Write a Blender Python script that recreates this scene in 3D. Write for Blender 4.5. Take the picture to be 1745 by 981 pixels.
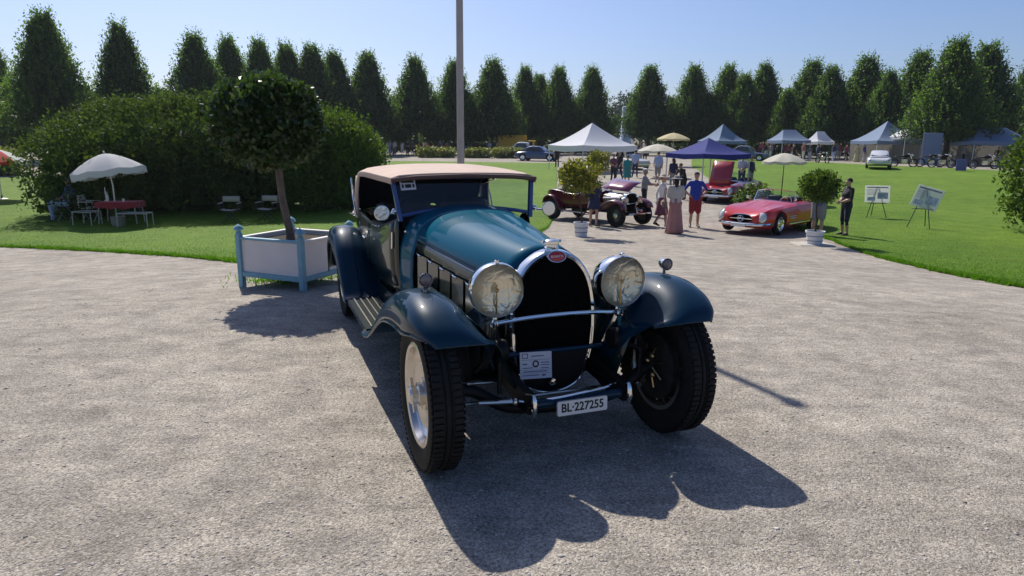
import bpy, bmesh, math, random
import numpy as np
from mathutils import Vector, Matrix
random.seed(7)
RNG = np.random.default_rng(11)
PI = math.pi
R = math.radians
sc = bpy.context.scene
for o in list(bpy.data.objects):
    bpy.data.objects.remove(o)
C = sc.collection

# ------------------------------------------------------------------ camera
CAM_H = 1.685
FPX, CX, CY = 1135.0, 872.5, 490.5          # focal length and centre in photograph pixels
PITCH = math.atan((490.5 - 244.0) / FPX)
ROLL = 0.0083
_p = np.array([[1, 0, 0], [0, -math.sin(PITCH), -math.cos(PITCH)], [0, math.cos(PITCH), -math.sin(PITCH)]])
_r = np.array([[math.cos(ROLL), -math.sin(ROLL), 0], [math.sin(ROLL), math.cos(ROLL), 0], [0, 0, 1]])
MCAM = _r @ _p
cam = bpy.data.cameras.new('camera')
cam.sensor_width = 36.0
cam.lens = 36.0 * FPX / 1745.0
cam.clip_start = 0.05
cam.clip_end = 3000.0
camo = bpy.data.objects.new('camera', cam)
C.objects.link(camo)
_m = Matrix(((MCAM[0][0], -MCAM[1][0], -MCAM[2][0], 0),
             (MCAM[0][1], -MCAM[1][1], -MCAM[2][1], 0),
             (MCAM[0][2], -MCAM[1][2], -MCAM[2][2], CAM_H),
             (0, 0, 0, 1)))
camo.matrix_world = _m
sc.camera = camo

# ------------------------------------------------------------------ sky and sun
SUN_EL = R(46.0)
SUN_AZ = R(25.0)          # sun stands ahead of the camera, 25 degrees to the left
w = bpy.data.worlds.new('World')
sc.world = w
w.use_nodes = True
nt = w.node_tree
bg = nt.nodes['Background']
sky = nt.nodes.new('ShaderNodeTexSky')
sky.sky_type = 'NISHITA'
sky.sun_disc = False
sky.sun_elevation = SUN_EL
sky.sun_rotation = -SUN_AZ
sky.altitude = 100
sky.air_density = 1.0
sky.dust_density = 1.6
sky.ozone_density = 4.0
tint = nt.nodes.new('ShaderNodeMix')          # white balance of the photograph: a little cooler
tint.data_type, tint.blend_type = 'RGBA', 'MULTIPLY'
tint.inputs[0].default_value = 1.0
tint.inputs[7].default_value = (.88, .93, 1.12, 1)
nt.links.new(sky.outputs[0], tint.inputs[6])
nt.links.new(tint.outputs[2], bg.inputs[0])
bg.inputs[1].default_value = 0.095
sd = Vector((math.sin(SUN_AZ) * math.cos(SUN_EL), -math.cos(SUN_AZ) * math.cos(SUN_EL), -math.sin(SUN_EL)))
sun = bpy.data.lights.new('sun', 'SUN')
sun.energy = 5.0
sun.angle = R(0.53)
sun.color = (1.0, 0.94, 0.84)
suno = bpy.data.objects.new('sun', sun)
suno.rotation_euler = sd.to_track_quat('-Z', 'Y').to_euler()
suno.location = (-10, 20, 30)
C.objects.link(suno)
vs = sc.view_settings
vs.view_transform = 'Standard'
vs.look = 'None'
vs.exposure = 0.15
vs.gamma = 1.0
vs.use_curve_mapping = False
sc.render.engine = 'CYCLES'
sc.cycles.use_denoising = True
sc.cycles.max_bounces = 8
sc.cycles.transparent_max_bounces = 12
sc.cycles.caustics_reflective = False
sc.cycles.caustics_refractive = False

# ------------------------------------------------------------------ helpers
def sstep(a, b, x):
    t = min(1, max(0, (x - a) / (b - a)))
    return t * t * (3 - 2 * t)

_TR = [0, 7.2, 9.4, 13.6, 19, 23, 31.5, 42, 52.5, 65, 89, 157, 300, 3000]
_TZ = [0, 0, -.12, -.5, -.85, -.95, -.78, -.4, -.08, .15, .3, .5, .6, .6]
_D = []
for _i in range(len(_TR)):
    if _i in (0, len(_TR) - 1):
        _D.append(0.0)
    else:
        s0 = (_TZ[_i] - _TZ[_i - 1]) / (_TR[_i] - _TR[_i - 1])
        s1 = (_TZ[_i + 1] - _TZ[_i]) / (_TR[_i + 1] - _TR[_i])
        _D.append(0.0 if s0 * s1 <= 0 else 2 * s0 * s1 / (s0 + s1))
def zt(x, y):
    """height of the ground: level round the big car, dipping to the lawns, rising again to the avenue"""
    r = math.hypot(x, y)
    for i in range(len(_TR) - 1):
        if r <= _TR[i + 1]:
            h = _TR[i + 1] - _TR[i]
            t = (r - _TR[i]) / h
            return ((1 + 2 * t) * (1 - t) ** 2 * _TZ[i] + t * (1 - t) ** 2 * h * _D[i]
                    + t * t * (3 - 2 * t) * _TZ[i + 1] + t * t * (t - 1) * h * _D[i + 1])
    return _TZ[-1]
ZTAB_R = np.concatenate([np.linspace(0, 100, 801), np.linspace(101, 3000, 600)])
ZTAB_Z = np.array([zt(0, r) for r in ZTAB_R])
def ztn(x, y):
    return np.interp(np.hypot(x, y), ZTAB_R, ZTAB_Z)
def ray(u, v):
    return np.array([(u - CX) / FPX, (v - CY) / FPX, 1.0]) @ MCAM
def G(u, v):
    """ground point seen at photograph pixel (u, v)"""
    d = ray(u, v)
    t, dt = 1.5, 0.02
    while t < 900:
        p = d * t
        if p[2] + CAM_H <= zt(p[0], p[1]):
            break
        t += dt
        dt = 0.02 if t < 40 else 0.2
    return Vector((p[0], p[1], zt(p[0], p[1])))
def at(u, v, dist):
    """point seen at pixel (u, v) at horizontal distance dist"""
    d = ray(u, v)
    t = dist / math.hypot(d[0], d[1])
    return Vector((d[0] * t, d[1] * t, CAM_H + d[2] * t))
def on(u, dist):
    """ground point under image column u (at the horizon) at horizontal distance dist"""
    p = at(u, 244 + ROLL * (u - CX), dist)
    p.z = zt(p.x, p.y)
    return p

# ---- materials
def newmat(name):
    m = bpy.data.materials.new(name)
    m.use_nodes = True
    return m, m.node_tree, m.node_tree.nodes['Principled BSDF']
def mat(name, col, rough=0.5, metal=0.0, coat=0.0, spec=0.5, var=0.0, vscale=8.0, bump=0.0, bscale=60.0, emit=None, sub=0.0, alpha=1.0, trans=0.0, ior=1.45, sheen=0.0):
    m, nt, b = newmat(name)
    c = (col[0], col[1], col[2], 1)
    b.inputs['Base Color'].default_value = c
    b.inputs['Roughness'].default_value = rough
    b.inputs['Metallic'].default_value = metal
    b.inputs['Coat Weight'].default_value = coat
    b.inputs['Coat Roughness'].default_value = 0.03
    b.inputs['Specular IOR Level'].default_value = spec
    b.inputs['Alpha'].default_value = alpha
    b.inputs['Transmission Weight'].default_value = trans
    b.inputs['IOR'].default_value = ior
    b.inputs['Sheen Weight'].default_value = sheen
    if var > 0 or bump > 0:
        tc = nt.nodes.new('ShaderNodeTexCoord')
    if var > 0:
        n = nt.nodes.new('ShaderNodeTexNoise')
        n.inputs['Scale'].default_value = vscale
        n.inputs['Detail'].default_value = 6
        n.inputs['Roughness'].default_value = 0.65
        nt.links.new(tc.outputs['Object'], n.inputs['Vector'])
        r = nt.nodes.new('ShaderNodeValToRGB')
        r.color_ramp.elements[0].position = 0.3
        r.color_ramp.elements[1].position = 0.7
        r.color_ramp.elements[0].color = tuple(x * (1 - var) for x in col) + (1,)
        r.color_ramp.elements[1].color = tuple(min(1, x * (1 + var)) for x in col) + (1,)
        nt.links.new(n.outputs['Fac'], r.inputs['Fac'])
        nt.links.new(r.outputs['Color'], b.inputs['Base Color'])
    if bump > 0:
        n2 = nt.nodes.new('ShaderNodeTexNoise')
        n2.inputs['Scale'].default_value = bscale
        n2.inputs['Detail'].default_value = 5
        nt.links.new(tc.outputs['Object'], n2.inputs['Vector'])
        bp = nt.nodes.new('ShaderNodeBump')
        bp.inputs['Strength'].default_value = bump
        bp.inputs['Distance'].default_value = 0.02
        nt.links.new(n2.outputs['Fac'], bp.inputs['Height'])
        nt.links.new(bp.outputs['Normal'], b.inputs['Normal'])
    return m
def leafmat(name, c0, c1, trans=0.35, rough=0.45, tcol=None, spec=0.4):
    """leaf: every leaf its own green, some light passes through it"""
    m, nt, b = newmat(name)
    g = nt.nodes.new('ShaderNodeNewGeometry')
    r = nt.nodes.new('ShaderNodeValToRGB')
    r.color_ramp.elements[0].color = c0 + (1,)
    r.color_ramp.elements[1].color = c1 + (1,)
    nt.links.new(g.outputs['Random Per Island'], r.inputs['Fac'])
    nt.links.new(r.outputs['Color'], b.inputs['Base Color'])
    b.inputs['Roughness'].default_value = rough
    b.inputs['Specular IOR Level'].default_value = spec
    t = nt.nodes.new('ShaderNodeBsdfTranslucent')
    mx = nt.nodes.new('ShaderNodeMix')
    mx.data_type = 'RGBA'
    mx.blend_type = 'MULTIPLY'
    mx.inputs[0].default_value = 1.0
    nt.links.new(r.outputs['Color'], mx.inputs[6])
    mx.inputs[7].default_value = (tcol or (1.6, 1.7, 0.7)) + (1,)
    nt.links.new(mx.outputs[2], t.inputs['Color'])
    ms = nt.nodes.new('ShaderNodeMixShader')
    ms.inputs[0].default_value = trans
    nt.links.new(b.outputs[0], ms.inputs[1])
    nt.links.new(t.outputs[0], ms.inputs[2])
    nt.links.new(ms.outputs[0], nt.nodes['Material Output'].inputs['Surface'])
    return m

# ---- mesh building
class MB:
    """collects vertices and faces of one mesh"""
    def __init__(self):
        self.v, self.f, self.m = [], [], []
        self.cur = 0
    def add(self, vs, fs, M=None):
        o = len(self.v)
        if M is not None:
            vs = [M @ Vector(v) for v in vs]
        self.v.extend([tuple(v) for v in vs])
        self.f.extend([tuple(i + o for i in f) for f in fs])
        self.m.extend([self.cur] * len(fs))
        return self
    def box(self, c, s, M=None, taper=1.0, rz=0):
        x, y, z = [a / 2 for a in s]
        vs = [(-x, -y, -z), (x, -y, -z), (x, y, -z), (-x, y, -z), (-x * taper, -y * taper, z), (x * taper, -y * taper, z), (x * taper, y * taper, z), (-x * taper, y * taper, z)]
        cr, sr = math.cos(rz), math.sin(rz)
        vs = [(c[0] + a * cr - b * sr, c[1] + a * sr + b * cr, c[2] + d) for a, b, d in vs]
        return self.add(vs, [(0, 3, 2, 1), (4, 5, 6, 7), (0, 1, 5, 4), (1, 2, 6, 5), (2, 3, 7, 6), (3, 0, 4, 7)], M)
    def bevbox(self, c, s, b, M=None):
        """box with chamfered edges"""
        x, y, z = [a / 2 for a in s]
        vs = []
        for sz in (-1, 1):
            for ins in ((1, 0), (0, 1)):
                zz = sz * (z - b * (1 - ins[0]) ) if False else None
        rings = [(-z, b), (-z + b, 0), (z - b, 0), (z, b)]
        for zz, i in rings:
            X, Y = x - i, y - i
            bb = b
            vs += [(-X + bb, -Y, zz), (X - bb, -Y, zz), (X, -Y + bb, zz), (X, Y - bb, zz), (X - bb, Y, zz), (-X + bb, Y, zz), (-X, Y - bb, zz), (-X, -Y + bb, zz)]
        fs = [tuple(range(7, -1, -1)), tuple(range(24, 32))]
        for k in range(3):
            for j in range(8):
                a, d = k * 8 + j, k * 8 + (j + 1) % 8
                fs.append((a, d, d + 8, a + 8))
        vs = [(c[0] + a, c[1] + q, c[2] + d) for a, q, d in vs]
        return self.add(vs, fs, M)
    def grid(self, P, closeu=False, closev=False, cap0=False, cap1=False, M=None, flip=False):
        """P: list of rows of points"""
        nu, nv = len(P), len(P[0])
        vs = [p for row in P for p in row]
        fs = []
        for i in range(nu if closeu else nu - 1):
            for j in range(nv if closev else nv - 1):
                a, b = i * nv + j, i * nv + (j + 1) % nv
                i2 = (i + 1) % nu
                c, d = i2 * nv + (j + 1) % nv, i2 * nv + j
                fs.append((a, d, c, b) if flip else (a, b, c, d))
        if cap0:
            fs.append(tuple(range(nv)) if flip else tuple(range(nv - 1, -1, -1)))
        if cap1:
            o = (nu - 1) * nv
            fs.append(tuple(range(o + nv - 1, o - 1, -1)) if flip else tuple(range(o, o + nv)))
        return self.add(vs, fs, M)
    def tube(self, pts, r, n=8, caps=True, M=None, sq=1.0):
        pts = [Vector(p) for p in pts]
        k = len(pts)
        rs = r if isinstance(r, (list, tuple)) else [r] * k
        rows = []
        up = None
        for i, p in enumerate(pts):
            t = (pts[min(i + 1, k - 1)] - pts[max(i - 1, 0)])
            if t.length < 1e-9:
                t = Vector((0, 0, 1))
            t.normalize()
            if up is None:
                up = Vector((0, 0, 1)) if abs(t.z) < 0.9 else Vector((1, 0, 0))
            a = t.cross(up)
            if a.length < 1e-6:
                a = t.cross(Vector((0, 1, 0.1)))
            a.normalize()
            b = a.cross(t).normalized()
            up = b
            rows.append([p + (a * math.cos(2 * PI * j / n) + b * math.sin(2 * PI * j / n) * sq) * rs[i] for j in range(n)])
        return self.grid(rows, closev=True, cap0=caps, cap1=caps, M=M, flip=True)
    def lathe(self, prof, n=24, M=None, cap0=False, cap1=False, a0=0, a1=2 * PI):
        """prof: (r, z) pairs turned about z"""
        full = abs(a1 - a0 - 2 * PI) < 1e-6
        k = n if full else n + 1
        rows = [[(r * math.cos(a0 + (a1 - a0) * j / n), r * math.sin(a0 + (a1 - a0) * j / n), z) for j in range(k)] for r, z in prof]
        return self.grid(rows, closev=full, cap0=cap0, cap1=cap1, M=M)
    def sphere(self, c, r, n=12, m=8, M=None):
        rr = r if isinstance(r, (tuple, list)) else (r, r, r)
        rows = []
        for i in range(m + 1):
            th = PI * (0.02 + 0.96 * i / m)
            rows.append([(c[0] + rr[0] * math.sin(th) * math.cos(2 * PI * j / n), c[1] + rr[1] * math.sin(th) * math.sin(2 * PI * j / n), c[2] - rr[2] * math.cos(th)) for j in range(n)])
        return self.grid(rows, closev=True, cap0=True, cap1=True, M=M)
    def prism(self, poly, y0, y1, M=None):
        """poly in x,z pulled from y0 to y1 (counter-clockwise seen from -y)"""
        n = len(poly)
        vs = [(x, y0, z) for x, z in poly] + [(x, y1, z) for x, z in poly]
        fs = [tuple(range(n)), tuple(range(2 * n - 1, n - 1, -1))] + [(i + n, (i + 1) % n + n, (i + 1) % n, i) for i in range(n)]
        return self.add(vs, fs, M)
    def slot(self, k):
        self.cur = k
        return self
    def build(self, name, m, parent=None, smooth=True, angle=35, loc=None, rot=None):
        me = bpy.data.meshes.new(name)
        me.from_pydata(self.v, [], self.f)
        ms = m if isinstance(m, (list, tuple)) else [m]
        for q in ms:
            me.materials.append(q)
        if len(ms) > 1:
            me.polygons.foreach_set('material_index', self.m)
        me.validate()
        me.update()
        if smooth:
            me.polygons.foreach_set('use_smooth', [True] * len(me.polygons))
            me.set_sharp_from_angle(angle=R(angle))
        return link(name, me, parent, loc, rot)
def link(name, me, parent=None, loc=None, rot=None):
    o = bpy.data.objects.new(name, me)
    C.objects.link(o)
    if parent is not None:
        o.parent = parent
    if loc is not None:
        o.location = loc
    if rot is not None:
        o.rotation_euler = rot
    return o
def npmesh(name, V, F, m, parent=None, smooth=False, midx=None):
    V = np.asarray(V, dtype=np.float32)
    F = np.asarray(F, dtype=np.int32)
    me = bpy.data.meshes.new(name)
    me.vertices.add(len(V))
    me.vertices.foreach_set('co', V.ravel())
    k = F.shape[1]
    me.loops.add(F.size)
    me.loops.foreach_set('vertex_index', F.ravel())
    me.polygons.add(len(F))
    me.polygons.foreach_set('loop_start', np.arange(0, F.size, k, dtype=np.int32))
    ms = m if isinstance(m, (list, tuple)) else [m]
    for q in ms:
        me.materials.append(q)
    if midx is not None:
        me.polygons.foreach_set('material_index', np.asarray(midx, dtype=np.int32))
    me.update(calc_edges=True)
    if smooth:
        me.polygons.foreach_set('use_smooth', np.ones(len(F), dtype=bool))
    return link(name, me, parent)
def tag(o, label, cat, group=None):
    o['label'] = label
    o['category'] = cat
    if group:
        o['group'] = group
    return o
def thing(name, label, cat, loc=(0, 0, 0), rz=0, group=None):
    o = bpy.data.objects.new(name, None)
    C.objects.link(o)
    o.empty_display_size = 0.1
    o.location = loc
    o.rotation_euler = (0, 0, rz)
    return tag(o, label, cat, group)
def kind(o, k):
    o['kind'] = k
    return o
def copy_tree(o, parent=None):
    c = o.copy()
    C.objects.link(c)
    c.parent = parent
    for ch in list(o.children):
        copy_tree(ch, c)
    return c
def crom(pts, n):
    """smooth curve through points: n steps per span"""
    P = [np.array(p, float) for p in pts]
    out = []
    for i in range(len(P) - 1):
        p0, p1, p2, p3 = P[max(i - 1, 0)], P[i], P[i + 1], P[min(i + 2, len(P) - 1)]
        for k in range(n):
            t = k / n
            out.append(0.5 * ((2 * p1) + (-p0 + p2) * t + (2 * p0 - 5 * p1 + 4 * p2 - p3) * t * t + (-p0 + 3 * p1 - 3 * p2 + p3) * t ** 3))
    out.append(P[-1])
    return [tuple(float(a) for a in p) for p in out]
def interp(tab, x):
    xs = [t[0] for t in tab]
    return tuple(float(np.interp(x, xs, [t[k] for t in tab])) for k in range(1, len(tab[0])))
def Tm(loc=(0, 0, 0), rx=0, ry=0, rz=0, s=1.0):
    return Matrix.Translation(loc) @ Matrix.Rotation(rz, 4, 'Z') @ Matrix.Rotation(ry, 4, 'Y') @ Matrix.Rotation(rx, 4, 'X') @ Matrix.Scale(s, 4)
def text_mesh(name, body, size, m, parent=None, loc=(0, 0, 0), rot=(0, 0, 0), ext=0.0015, sx=1.0, bold=0.0):
    cu = bpy.data.curves.new('t', 'FONT')
    cu.body = body
    cu.size = size
    cu.align_x = 'CENTER'
    cu.align_y = 'CENTER'
    cu.extrude = ext
    cu.offset = bold
    cu.resolution_u = 3
    to = bpy.data.objects.new('t', cu)
    C.objects.link(to)
    dg = bpy.context.evaluated_depsgraph_get()
    me = bpy.data.meshes.new_from_object(to.evaluated_get(dg))
    bpy.data.objects.remove(to)
    bpy.data.curves.remove(cu)
    me.name = name
    me.materials.clear()
    me.materials.append(m)
    o = link(name, me, parent, loc, rot)
    o.scale = (sx, 1, 1)
    return o

# ---- leaves: diamond shaped faces
def leaves(cent, size, up=0.0, aspect=0.5, rng=RNG, outward=None, ow=0.0, tilt=None):
    """arrays for diamond leaves at cent (N,3); size (N,); direction random, biased upward or outward"""
    n = len(cent)
    d = rng.normal(size=(n, 3))
    d /= np.linalg.norm(d, axis=1, keepdims=True)
    d[:, 2] += up
    if outward is not None:
        d += outward * ow
    d /= np.linalg.norm(d, axis=1, keepdims=True)
    q = rng.normal(size=(n, 3))
    if tilt is not None:
        q += tilt
    s = np.cross(d, q)
    s /= np.linalg.norm(s, axis=1, keepdims=True) + 1e-9
    L = size[:, None]
    a = cent - d * L * 0.5
    b = cent + s * L * aspect * 0.5 + d * L * 0.05
    c = cent + d * L * 0.5
    e = cent - s * L * aspect * 0.5 + d * L * 0.05
    V = np.stack([a, b, c, e], 1).reshape(-1, 3)
    F = np.arange(4 * n).reshape(-1, 4)
    return V, F
# ================================================================== ground
def gravel_material():
    m, nt, b = newmat('gravel')
    N, L = nt.nodes, nt.links
    tc = N.new('ShaderNodeTexCoord')
    def noise(s, d=6, r=0.6):
        n = N.new('ShaderNodeTexNoise')
        n.inputs['Scale'].default_value = s
        n.inputs['Detail'].default_value = d
        n.inputs['Roughness'].default_value = r
        L.new(tc.outputs['Object'], n.inputs['Vector'])
        return n
    def ramp(src, p0, c0, p1, c1):
        r = N.new('ShaderNodeValToRGB')
        r.color_ramp.elements[0].position, r.color_ramp.elements[1].position = p0, p1
        r.color_ramp.elements[0].color, r.color_ramp.elements[1].color = c0 + (1,), c1 + (1,)
        L.new(src, r.inputs['Fac'])
        return r
    def mul(a, bb, f=1.0, t='MULTIPLY'):
        x = N.new('ShaderNodeMix')
        x.data_type, x.blend_type = 'RGBA', t
        x.inputs[0].default_value = f
        L.new(a, x.inputs[6])
        L.new(bb, x.inputs[7])
        return x.outputs[2]
    big = ramp(noise(0.55, 5, 0.6).outputs['Fac'], 0.3, (.300, .276, .246), 0.7, (.405, .376, .338))
    mid = ramp(noise(3.2, 7, 0.7).outputs['Fac'], 0.32, (.68, .67, .66), 0.66, (1.20, 1.17, 1.12))
    v = N.new('ShaderNodeTexVoronoi')
    v.inputs['Scale'].default_value = 120
    L.new(tc.outputs['Object'], v.inputs['Vector'])
    stone = N.new('ShaderNodeSeparateColor')
    L.new(v.outputs['Color'], stone.inputs[0])
    st = ramp(stone.outputs[0], 0.0, (.50, .495, .49), 1.0, (1.46, 1.45, 1.43))
    fine = ramp(noise(62, 4, 0.7).outputs['Fac'], 0.36, (.52, .515, .51), 0.54, (1.14, 1.14, 1.14))
    # raked and trodden streaks
    mp = N.new('ShaderNodeMapping')
    mp.inputs['Scale'].default_value = (1.1, 3.6, 1)
    mp.inputs['Rotation'].default_value = (0, 0, .5)
    L.new(tc.outputs['Object'], mp.inputs['Vector'])
    ns = N.new('ShaderNodeTexNoise')
    ns.inputs['Scale'].default_value, ns.inputs['Detail'].default_value, ns.inputs['Roughness'].default_value, ns.inputs['Distortion'].default_value = 2.2, 8, .72, .8
    L.new(mp.outputs[0], ns.inputs['Vector'])
    strk = ramp(ns.outputs['Fac'], 0.34, (.80, .79, .78), 0.60, (1.06, 1.06, 1.06))
    big_c = mul(big.outputs['Color'], strk.outputs['Color'])
    c = mul(mul(mul(big_c, mid.outputs['Color']), st.outputs['Color'], 0.75), fine.outputs['Color'], 0.8)
    L.new(c, b.inputs['Base Color'])
    b.inputs['Roughness'].default_value = 0.92
    b.inputs['Specular IOR Level'].default_value = 0.2
    bp = N.new('ShaderNodeBump')
    bp.inputs['Strength'].default_value = 0.75
    bp.inputs['Distance'].default_value = 0.010
    inv = N.new('ShaderNodeMath')
    inv.operation = 'MULTIPLY_ADD'
    inv.inputs[1].default_value = -0.5
    L.new(v.outputs['Distance'], inv.inputs[0])
    L.new(noise(22, 5, .7).outputs['Fac'], inv.inputs[2])
    L.new(inv.outputs[0], bp.inputs['Height'])
    bp2 = N.new('ShaderNodeBump')
    bp2.inputs['Strength'].default_value = 0.5
    bp2.inputs['Distance'].default_value = 0.05
    L.new(noise(2.6, 4, .6).outputs['Fac'], bp2.inputs['Height'])
    L.new(bp2.outputs['Normal'], bp.inputs['Normal'])
    L.new(bp.outputs['Normal'], b.inputs['Normal'])
    return m
M_GRAVEL = gravel_material()
def lawn_material():
    m, nt, b = newmat('lawn')
    N, L = nt.nodes, nt.links
    tc = N.new('ShaderNodeTexCoord')
    def nz(s, d, r, c0, c1, p0=.3, p1=.7):
        n = N.new('ShaderNodeTexNoise')
        n.inputs['Scale'].default_value, n.inputs['Detail'].default_value, n.inputs['Roughness'].default_value = s, d, r
        L.new(tc.outputs['Object'], n.inputs['Vector'])
        q = N.new('ShaderNodeValToRGB')
        q.color_ramp.elements[0].position, q.color_ramp.elements[1].position = p0, p1
        q.color_ramp.elements[0].color, q.color_ramp.elements[1].color = c0 + (1,), c1 + (1,)
        L.new(n.outputs['Fac'], q.inputs['Fac'])
        return q.outputs['Color'], n.outputs['Fac']
    a, _ = nz(0.22, 5, .6, (.098, .188, .016), (.152, .258, .028))
    bb, _ = nz(1.7, 6, .7, (.70, .76, .7), (1.25, 1.15, 1.2))
    cc, fac = nz(24, 5, .8, (.6, .65, .6), (1.35, 1.3, 1.2))
    def mul(x, y):
        q = N.new('ShaderNodeMix')
        q.data_type, q.blend_type = 'RGBA', 'MULTIPLY'
        q.inputs[0].default_value = 1
        L.new(x, q.inputs[6])
        L.new(y, q.inputs[7])
        return q.outputs[2]
    dry, dfac = nz(0.55, 6, .65, (.0, .0, .0), (1, 1, 1), .56, .78)
    base = mul(mul(a, bb), cc)
    mx = N.new('ShaderNodeMix')
    mx.data_type = 'RGBA'
    dm = N.new('ShaderNodeMath')
    dm.operation = 'MULTIPLY'
    dm.inputs[1].default_value = .45
    L.new(dry, dm.inputs[0])
    L.new(dm.outputs[0], mx.inputs[0])
    L.new(base, mx.inputs[6])
    mx.inputs[7].default_value = (.20, .20, .055, 1)
    L.new(mx.outputs[2], b.inputs['Base Color'])
    b.inputs['Roughness'].default_value = 0.8
    b.inputs['Specular IOR Level'].default_value = 0.15
    b.inputs['Sheen Weight'].default_value = 0.0
    bp = N.new('ShaderNodeBump')
    bp.inputs['Strength'].default_value = 0.9
    bp.inputs['Distance'].default_value = 0.05
    L.new(fac, bp.inputs['Height'])
    L.new(bp.outputs['Normal'], b.inputs['Normal'])
    return m
M_LAWN = lawn_material()

def polar_sheet(name, a0, a1, na, rfun, nr, dz, m, wav=0.0, seed=1, taper=False):
    """sheet draped on the ground between azimuths a0..a1; rfun(azimuth) -> near, far radius"""
    rng = np.random.default_rng(seed)
    A = np.linspace(a0, a1, na)
    rows = []
    ph = rng.uniform(0, 6.28, 12)
    for k, a in enumerate(A):
        r0, r1 = rfun(a)
        s = a * r0
        wob = wav * sum(math.sin(s * fr + ph[i]) / (1 + i * .5) for i, fr in enumerate((1.1, 2.3, 4.1, 7.7, 13.0, 21.0)))
        t = np.linspace(0, 1, nr)
        rr = (r0 + wob) * ((r1) / (r0 + wob)) ** t
        x, y = rr * math.sin(a), rr * math.cos(a)
        z = ztn(x, y) + dz
        if taper:
            z[0] -= dz + 0.01
        rows.append(np.stack([x, y, z], 1))
    P = np.array(rows)
    idx = np.arange(na * nr).reshape(na, nr)
    F = np.stack([idx[:-1, :-1], idx[:-1, 1:], idx[1:, 1:], idx[1:, :-1]], -1).reshape(-1, 4)
    return kind(npmesh(name, P.reshape(-1, 3), F[:, ::-1], m, smooth=True), 'structure')

# gravel over everything, out to the horizon
_rr = np.concatenate([np.linspace(0.02, 30, 121), np.geomspace(30.5, 420, 50)])
_aa = np.linspace(0, 2 * PI, 181)
_x, _y = np.outer(_rr, np.sin(_aa)), np.outer(_rr, np.cos(_aa))
_V = np.stack([_x, _y, ztn(_x, _y)], -1).reshape(-1, 3)
_i = np.arange(_V.shape[0]).reshape(len(_rr), len(_aa))
_F = np.stack([_i[:-1, :-1], _i[:-1, 1:], _i[1:, 1:], _i[1:, :-1]], -1).reshape(-1, 4)
kind(npmesh('gravel_ground', _V, _F[:, ::-1], M_GRAVEL, smooth=True), 'structure')

def azr(u, v):
    p = G(u, v)
    return math.atan2(p.x, p.y), math.hypot(p.x, p.y)
LEFT_NEAR = [azr(u, v) for u, v in ((-420, 404), (-150, 412), (0, 421), (120, 426), (240, 433), (400, 447), (520, 452), (650, 450), (780, 436), (870, 415), (915, 399), (935, 388), (943, 372), (948, 352))]
LEFT_FAR = [(-1.2, 42), (-.55, 45), (azr(420, 262)[0], 56), (azr(640, 266)[0], 60), (azr(948, 270)[0], 58)]
RIGHT_NEAR = [azr(u, v) for u, v in ((1178, 283), (1200, 300), (1235, 325), (1300, 365), (1380, 398), (1415, 409), (1440, 420), (1500, 440), (1600, 464), (1745, 491), (1900, 515), (2100, 540))]
RIGHT_FAR = [azr(u, v) for u, v in ((1178, 264), (1290, 272), (1500, 282), (1740, 293), (1900, 300), (2100, 308))]
def tabf(near, far):
    def f(a):
        return float(np.interp(a, [t[0] for t in near], [t[1] for t in near])), float(np.interp(a, [t[0] for t in far], [t[1] for t in far]))
    return f
lf, rf = tabf(LEFT_NEAR, LEFT_FAR), tabf(RIGHT_NEAR, RIGHT_FAR)
polar_sheet('left_lawn', LEFT_NEAR[0][0], LEFT_NEAR[-1][0], 420, lf, 60, 0.03, M_LAWN, wav=0.055, seed=3, taper=True)
polar_sheet('right_lawn', RIGHT_NEAR[0][0], RIGHT_NEAR[-1][0], 420, rf, 60, 0.03, M_LAWN, wav=0.06, seed=4, taper=True)

# loose stones on the near gravel
def pebbles():
    rng = np.random.default_rng(5)
    n = 46000
    a = rng.uniform(-0.85, 0.85, n)
    r = 1.7 + 9 * rng.random(n) ** 1.5
    x, y = r * np.sin(a), r * np.cos(a)
    s = rng.lognormal(math.log(0.0042), 0.42, n).clip(.0025, .018)
    keep = np.ones(n, bool)
    for nf in (lf, rf):
        pass
    rn = np.array([lf(t)[0] if t < LEFT_NEAR[-1][0] else (rf(t)[0] if t > RIGHT_NEAR[0][0] else 99) for t in a])
    keep &= r < rn - 0.15
    x, y, s = x[keep], y[keep], s[keep]
    n = len(x)
    base = np.array([(1, 0, 0), (0, 1, 0), (-1, 0, 0), (0, -1, 0), (0, 0, .42), (0, 0, -.4)], float)
    V = base[None] * s[:, None, None] * rng.uniform(.6, 1.35, (n, 6, 1))
    th = rng.uniform(0, 6.28, n)
    c, q = np.cos(th)[:, None], np.sin(th)[:, None]
    X, Y = V[..., 0] * c - V[..., 1] * q, V[..., 0] * q + V[..., 1] * c
    V = np.stack([X + x[:, None], Y + y[:, None], V[..., 2] + ztn(x, y)[:, None]], -1).reshape(-1, 3)
    f = np.array([(0, 1, 4), (1, 2, 4), (2, 3, 4), (3, 0, 4), (1, 0, 5), (2, 1, 5), (3, 2, 5), (0, 3, 5)])
    F = (f[None] + 6 * np.arange(n)[:, None, None]).reshape(-1, 3)
    o = npmesh('loose_stones', V, F, leafmat('stone_mix', (.24, .215, .19), (.58, .54, .49), trans=0.0, rough=.9, spec=.2))
    kind(o, 'stuff')
    tag(o, 'small loose stones strewn over the pale gravel drive', 'gravel')
pebbles()

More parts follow.
